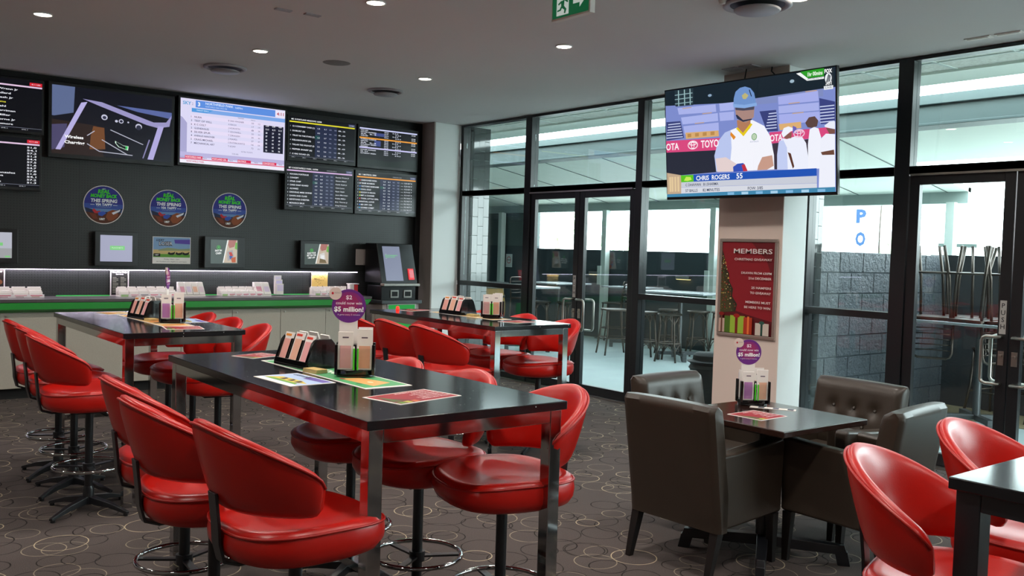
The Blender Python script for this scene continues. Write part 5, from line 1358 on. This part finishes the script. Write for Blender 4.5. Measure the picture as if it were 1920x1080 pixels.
BS = [((9.84, 8.72), 'backless bentwood patio stool, nearest the glass beside the grey table post'), ((9.78, 9.12), 'backless bentwood patio stool half hidden by the right door mullion'),
      ((10.65, 9.45), 'backless bentwood patio stool behind the nearest one, its seat just above it'), ((10.82, 9.02), 'backless bentwood patio stool right of the grey table post'),
      ((11.05, 8.75), 'backless bentwood patio stool just left of the poster column'), ((9.85, 11.55), 'backless bentwood patio stool seen left of the door handles'),
      ((10.25, 11.35), 'backless bentwood patio stool seen behind the door handles'), ((9.0, 12.2), 'backless bentwood patio stool under the far left patio table, behind the upright holder')]
for i, ((x, y), lb) in enumerate(BS):
    place(b0 if i == 0 else copy_tree(b0), (x, y, 0), .4+.7*i, lb)
l0 = make_ladder()
place(l0, (9.75, 9.72, 0), math.radians(155), 'ladder-back patio bar chair seen through the right leaf of the double doors')
place(copy_tree(l0), (11.05, 11.05, 0), math.radians(120), 'ladder-back patio bar chair seen right behind the door handles')
place(copy_tree(l0), (10.3, 12.55, 0), math.radians(280), 'ladder-back patio bar chair seen through the left leaf of the double doors')
# chairs turned upside down on the yard table
for x, y, a, dz, lb in ((8.42, 4.20, 20, 0, 'bar chair upturned on the yard table, leftmost'), (8.78, 4.12, 110, 0, 'bar chair upturned on the yard table, second from the left at the back'), (8.40, 3.82, 80, 0, 'bar chair upturned on the yard table, in the middle at the front'),
                       (8.80, 3.72, 200, 0, 'bar chair upturned on the yard table, back right, half hidden by the door stile'), (8.42, 3.50, 190, .0, 'bar chair upturned on the yard table, right next to the door handles')):
    c_ = copy_tree(l0); place(c_, (x, y, .985+.68), math.radians(a), lb, 'upturned bar chairs stacked on the yard table'); c_.rotation_euler = (PI, 0, math.radians(a))
place(copy_tree(l0), (9.4, 3.50, 0), math.radians(185), 'ladder-back bar chair standing under the stacked chairs in the yard')
place(copy_tree(l0), (9.4, 4.05, 0), math.radians(170), 'ladder-back bar chair standing by the dark yard wall behind the stack')
def bar_table(x, y, w_, d_, rz, label, h=.98, r=.035):
    t = thing('patio_table', label, 'table', (x, y, 0), math.radians(rz), 'grey patio bar tables')
    MB().box(-w_/2, w_/2, -d_/2, d_/2, h-.025, h).build('tabletop', mat('pale_metal_top', '#aeb4b8', .25, metal=.5, noise=(9, .08)), t, bevel=.004)
    MB().cyl((0, 0, .1), (0, 0, h-.025), r, r, 18).build('post', M['dsteel'], t, smooth='auto')
    for k in range(2):
        T = Matrix.Rotation(PI/2*k+PI/4, 4, 'Z')
        MB().box(-.34, .34, -.03, .03, .07+.001*k, .12, 0, T).box(-.34, -.28, -.03, .03, 0, .07, 0, T).box(.28, .34, -.03, .03, 0, .07, 0, T).build('foot', M['dsteel'], t, bevel=.004)
    return t
bar_table(10.15, 8.80, .75, 1.15, 10, 'grey patio bar table with a thick post, seen left of the poster column')
bar_table(8.75, 10.55, .6, .75, 0, 'grey patio bar table with a thick post, seen left of the double doors')
bar_table(10.4, 11.75, .8, .8, 0, 'grey patio bar table by the far wall, seen through the left door leaf')
bar_table(10.7, 10.3, .7, .7, 0, 'grey patio bar table by the far wall, seen through the right door leaf')
bar_table(8.62, 3.88, .95, 1.1, 0, 'dark yard table carrying upturned bar chairs behind the right-hand door')
# oak barrel with a round top
t = thing('barrel_table', 'oak barrel with metal hoops on the patio, left of the double doors', 'barrel', (9.95, 13.1, 0))
pr_ = [(.22+.07*math.sin(PI*k/10), .02+.88*k/10) for k in range(11)]
MB().lathe([(0, .02)]+pr_+[(0, .90)], n=28).build('staves', M['wood'], t, smooth=True)
for z in (.10, .26, .66, .82):
    r = .224+.07*math.sin(PI*(z-.02)/.88)
    MB().lathe([(r-.005, z), (r+.004, z), (r+.006, z+.02), (r+.004, z+.04), (r-.005, z+.04)], n=28).build('hoop', M['steel'], t, smooth=True)
MB().lathe([(0, .90), (.34, .90), (.34, .93), (0, .93)], n=30).build('round_top', M['dsteel'], t, smooth='auto')
t = thing('planter_box', 'terracotta coloured planter box on the patio behind the upright holder', 'planter', (9.3, 13.1, 0))
MB().box(-.3, .3, -.3, .3, 0, .90).build('body', M['terra'], t, bevel=.01)
MB().box(-.34, .34, -.34, .34, .90, .94).build('rim', M['paper'], t, bevel=.005)
for (x, y, z, lb) in ((11.44, 11.9, 1.12, 'small lit warm wall lamp seen through the left door leaf'), (11.44, 9.85, 1.12, 'small lit warm wall lamp seen left of the poster column')):
    t = thing('wall_lamp', lb, 'wall lamp', (x, y, z), group='warm patio wall lamps')
    MB().box(-.07, 0, -.14, .14, 0, .05).build('hood', M['steel'], t, bevel=.004)
    MB().box(-.06, -.01, -.13, .13, -.006, 0).build('bulb_strip', mat('warm_bulb', '#ffd890', .4, emit=3.0), t)
c = Canvas(.20, .26); c.rect(0, 0, 1, 1, '#d8d8d8').up().rect(.06, .05, .94, .95, '#c8c8c8').up().ring(.5, .55, .34, .27, .07, '#b8323a').rect(.2, .53, .8, .58, '#303030')
t = thing('no_smoking_sign', 'small white no smoking sign on the dark patio wall left of the doors', 'sign', (11.448, 14.45, 1.17)); MB().box(-.004, 0, -.10, .10, 0, .26).build('plate', M['paper'], t); c.build('printed_face', t, (-.0055, .10, 0), SIDEW)
# dark bin outside the glass beside the column
t = thing('litter_bin', 'black litter bin outside the glass, just left of the poster column', 'bin', (7.22, 5.86, 0))
MB().lathe([(0, 0), (.15, 0), (.19, .38), (.205, .395), (.185, .43), (.20, .45), (0, .45)], n=24).build('body', M['blackm'], t, smooth='auto')
MB().lathe([(.15, .45), (.215, .452), (.22, .462), (.165, .475), (.16, .52), (.13, .545), (0, .55)], n=24).build('lid', M['blackm'], t, smooth='auto')

# ---------------------------------------------------------------- beyond the walls
def feather_flag(x, y, rz, word, mt, label, ph, z0=.3, wd=.62, col='#28456a'):
    t = thing('feather_flag', label, 'flag', (x, y, 0), math.radians(rz), 'tall feather flags')
    pts = [(0, 0, 0), (0, 0, ph*.6), (.02, 0, ph*.85), (.12, 0, ph*.97), (.30, 0, ph)]
    MB().tube(pts, .014, 8).build('flag_pole', M['gunm'], t, smooth=True)
    out = [(-.01, z0), (-wd, z0+.15), (-wd*.98, ph*.6), (-wd*.75, ph*.85), (-wd*.3, ph*.97), (.28, ph-.01), (.12, ph*.965), (.01, ph*.85), (-.01, ph*.6)]
    MB().loft([[(x_, -.006, z_) for x_, z_ in out], [(x_, .006, z_) for x_, z_ in out]]).build('flag_cloth', mt, t)
    if word:
        c_ = Canvas(wd, ph); c_.up()
        for i, ch in enumerate(word): c_.text(ch, .5, (2.98-.40*i)/ph, .22/ph, col, 'c', w=.27, bold=.05)
        c_.build('lettering', t, (-wd, -.008, 0), BACKW)
    return t
feather_flag(15.0, 8.55, -58, 'EXPO', M['flag'], 'tall white feather flag with blue letters behind the rough block wall', 3.4)
feather_flag(17.5, 12.9, -50, '', M['bluef'], 'tall pale blue feather flag seen left of the poster column', 3.8, z0=.5)
def tree(x, y, h, r, label, seed):
    t = thing('tree', label, 'tree', (x, y, 0), group='pale trees beyond the patio wall')
    MB().tube([(0, 0, 0), (.1, 0, h*.4), (0, .1, h*.7)], [.16, .12, .06], 8).build('trunk', M['bark'], t, smooth=True)
    R_ = random.Random(seed); mb = MB()
    for k in range(900):
        a = R_.uniform(0, 2*PI); b_ = math.acos(R_.uniform(-1, 1)); q = r*R_.uniform(.35, 1)
        p = Vector((q*math.sin(b_)*math.cos(a), q*math.sin(b_)*math.sin(a), h*.75+q*.55*math.cos(b_)))
        s_ = R_.uniform(.06, .14); E_ = Euler((R_.uniform(0, 6), R_.uniform(0, 6), R_.uniform(0, 6))).to_matrix()
        mb.add([p+E_ @ Vector(v) for v in ((-s_, 0, 0), (0, -s_*.5, .01), (s_, 0, 0), (0, s_*.5, .01))], [(0, 1, 2, 3)])
    mb.build('foliage', M['leaf'], t)
tree(24, 27.3, 3.3, 1.15, 'pale tree seen through the left door leaf', 1)
tree(26, 25.8, 2.7, .9, 'pale low tree seen through the right door leaf', 2)
tree(20.0, 11.35, 2.2, .7, 'yellow green bush top seen over the rough block wall', 3)
gl_ = MB().box(11.6, 60, -30, 60, -.3, -.12); struct('floor_street', gl_, mat('pale_street', '#b8bab4', .9, noise=(.3, .1)))
t = thing('street_shelter', 'thin roofed shelter far off behind the upturned chairs', 'shelter', (24, 11.5, 0), math.radians(-60))
MB().box(-2.2, 2.2, -.6, .6, 2.02, 2.07).build('flat_roof', M['post'], t); MB().box(-.45, .45, -.1, .1, 1.93, 2.02).build('roof_sign', M['gbeam'], t)
for x in (-.15, .25): MB().cyl((x, 0, -.12), (x, 0, 1.95), .05, .05, 10).build('support', M['post'], t, smooth='auto')
for k_ in list(bpy.data.objects):
    if k_.type == 'MESH' and not k_.parent and not k_.get('label') and not k_.get('kind'): print('UNTAGGED', k_.name)
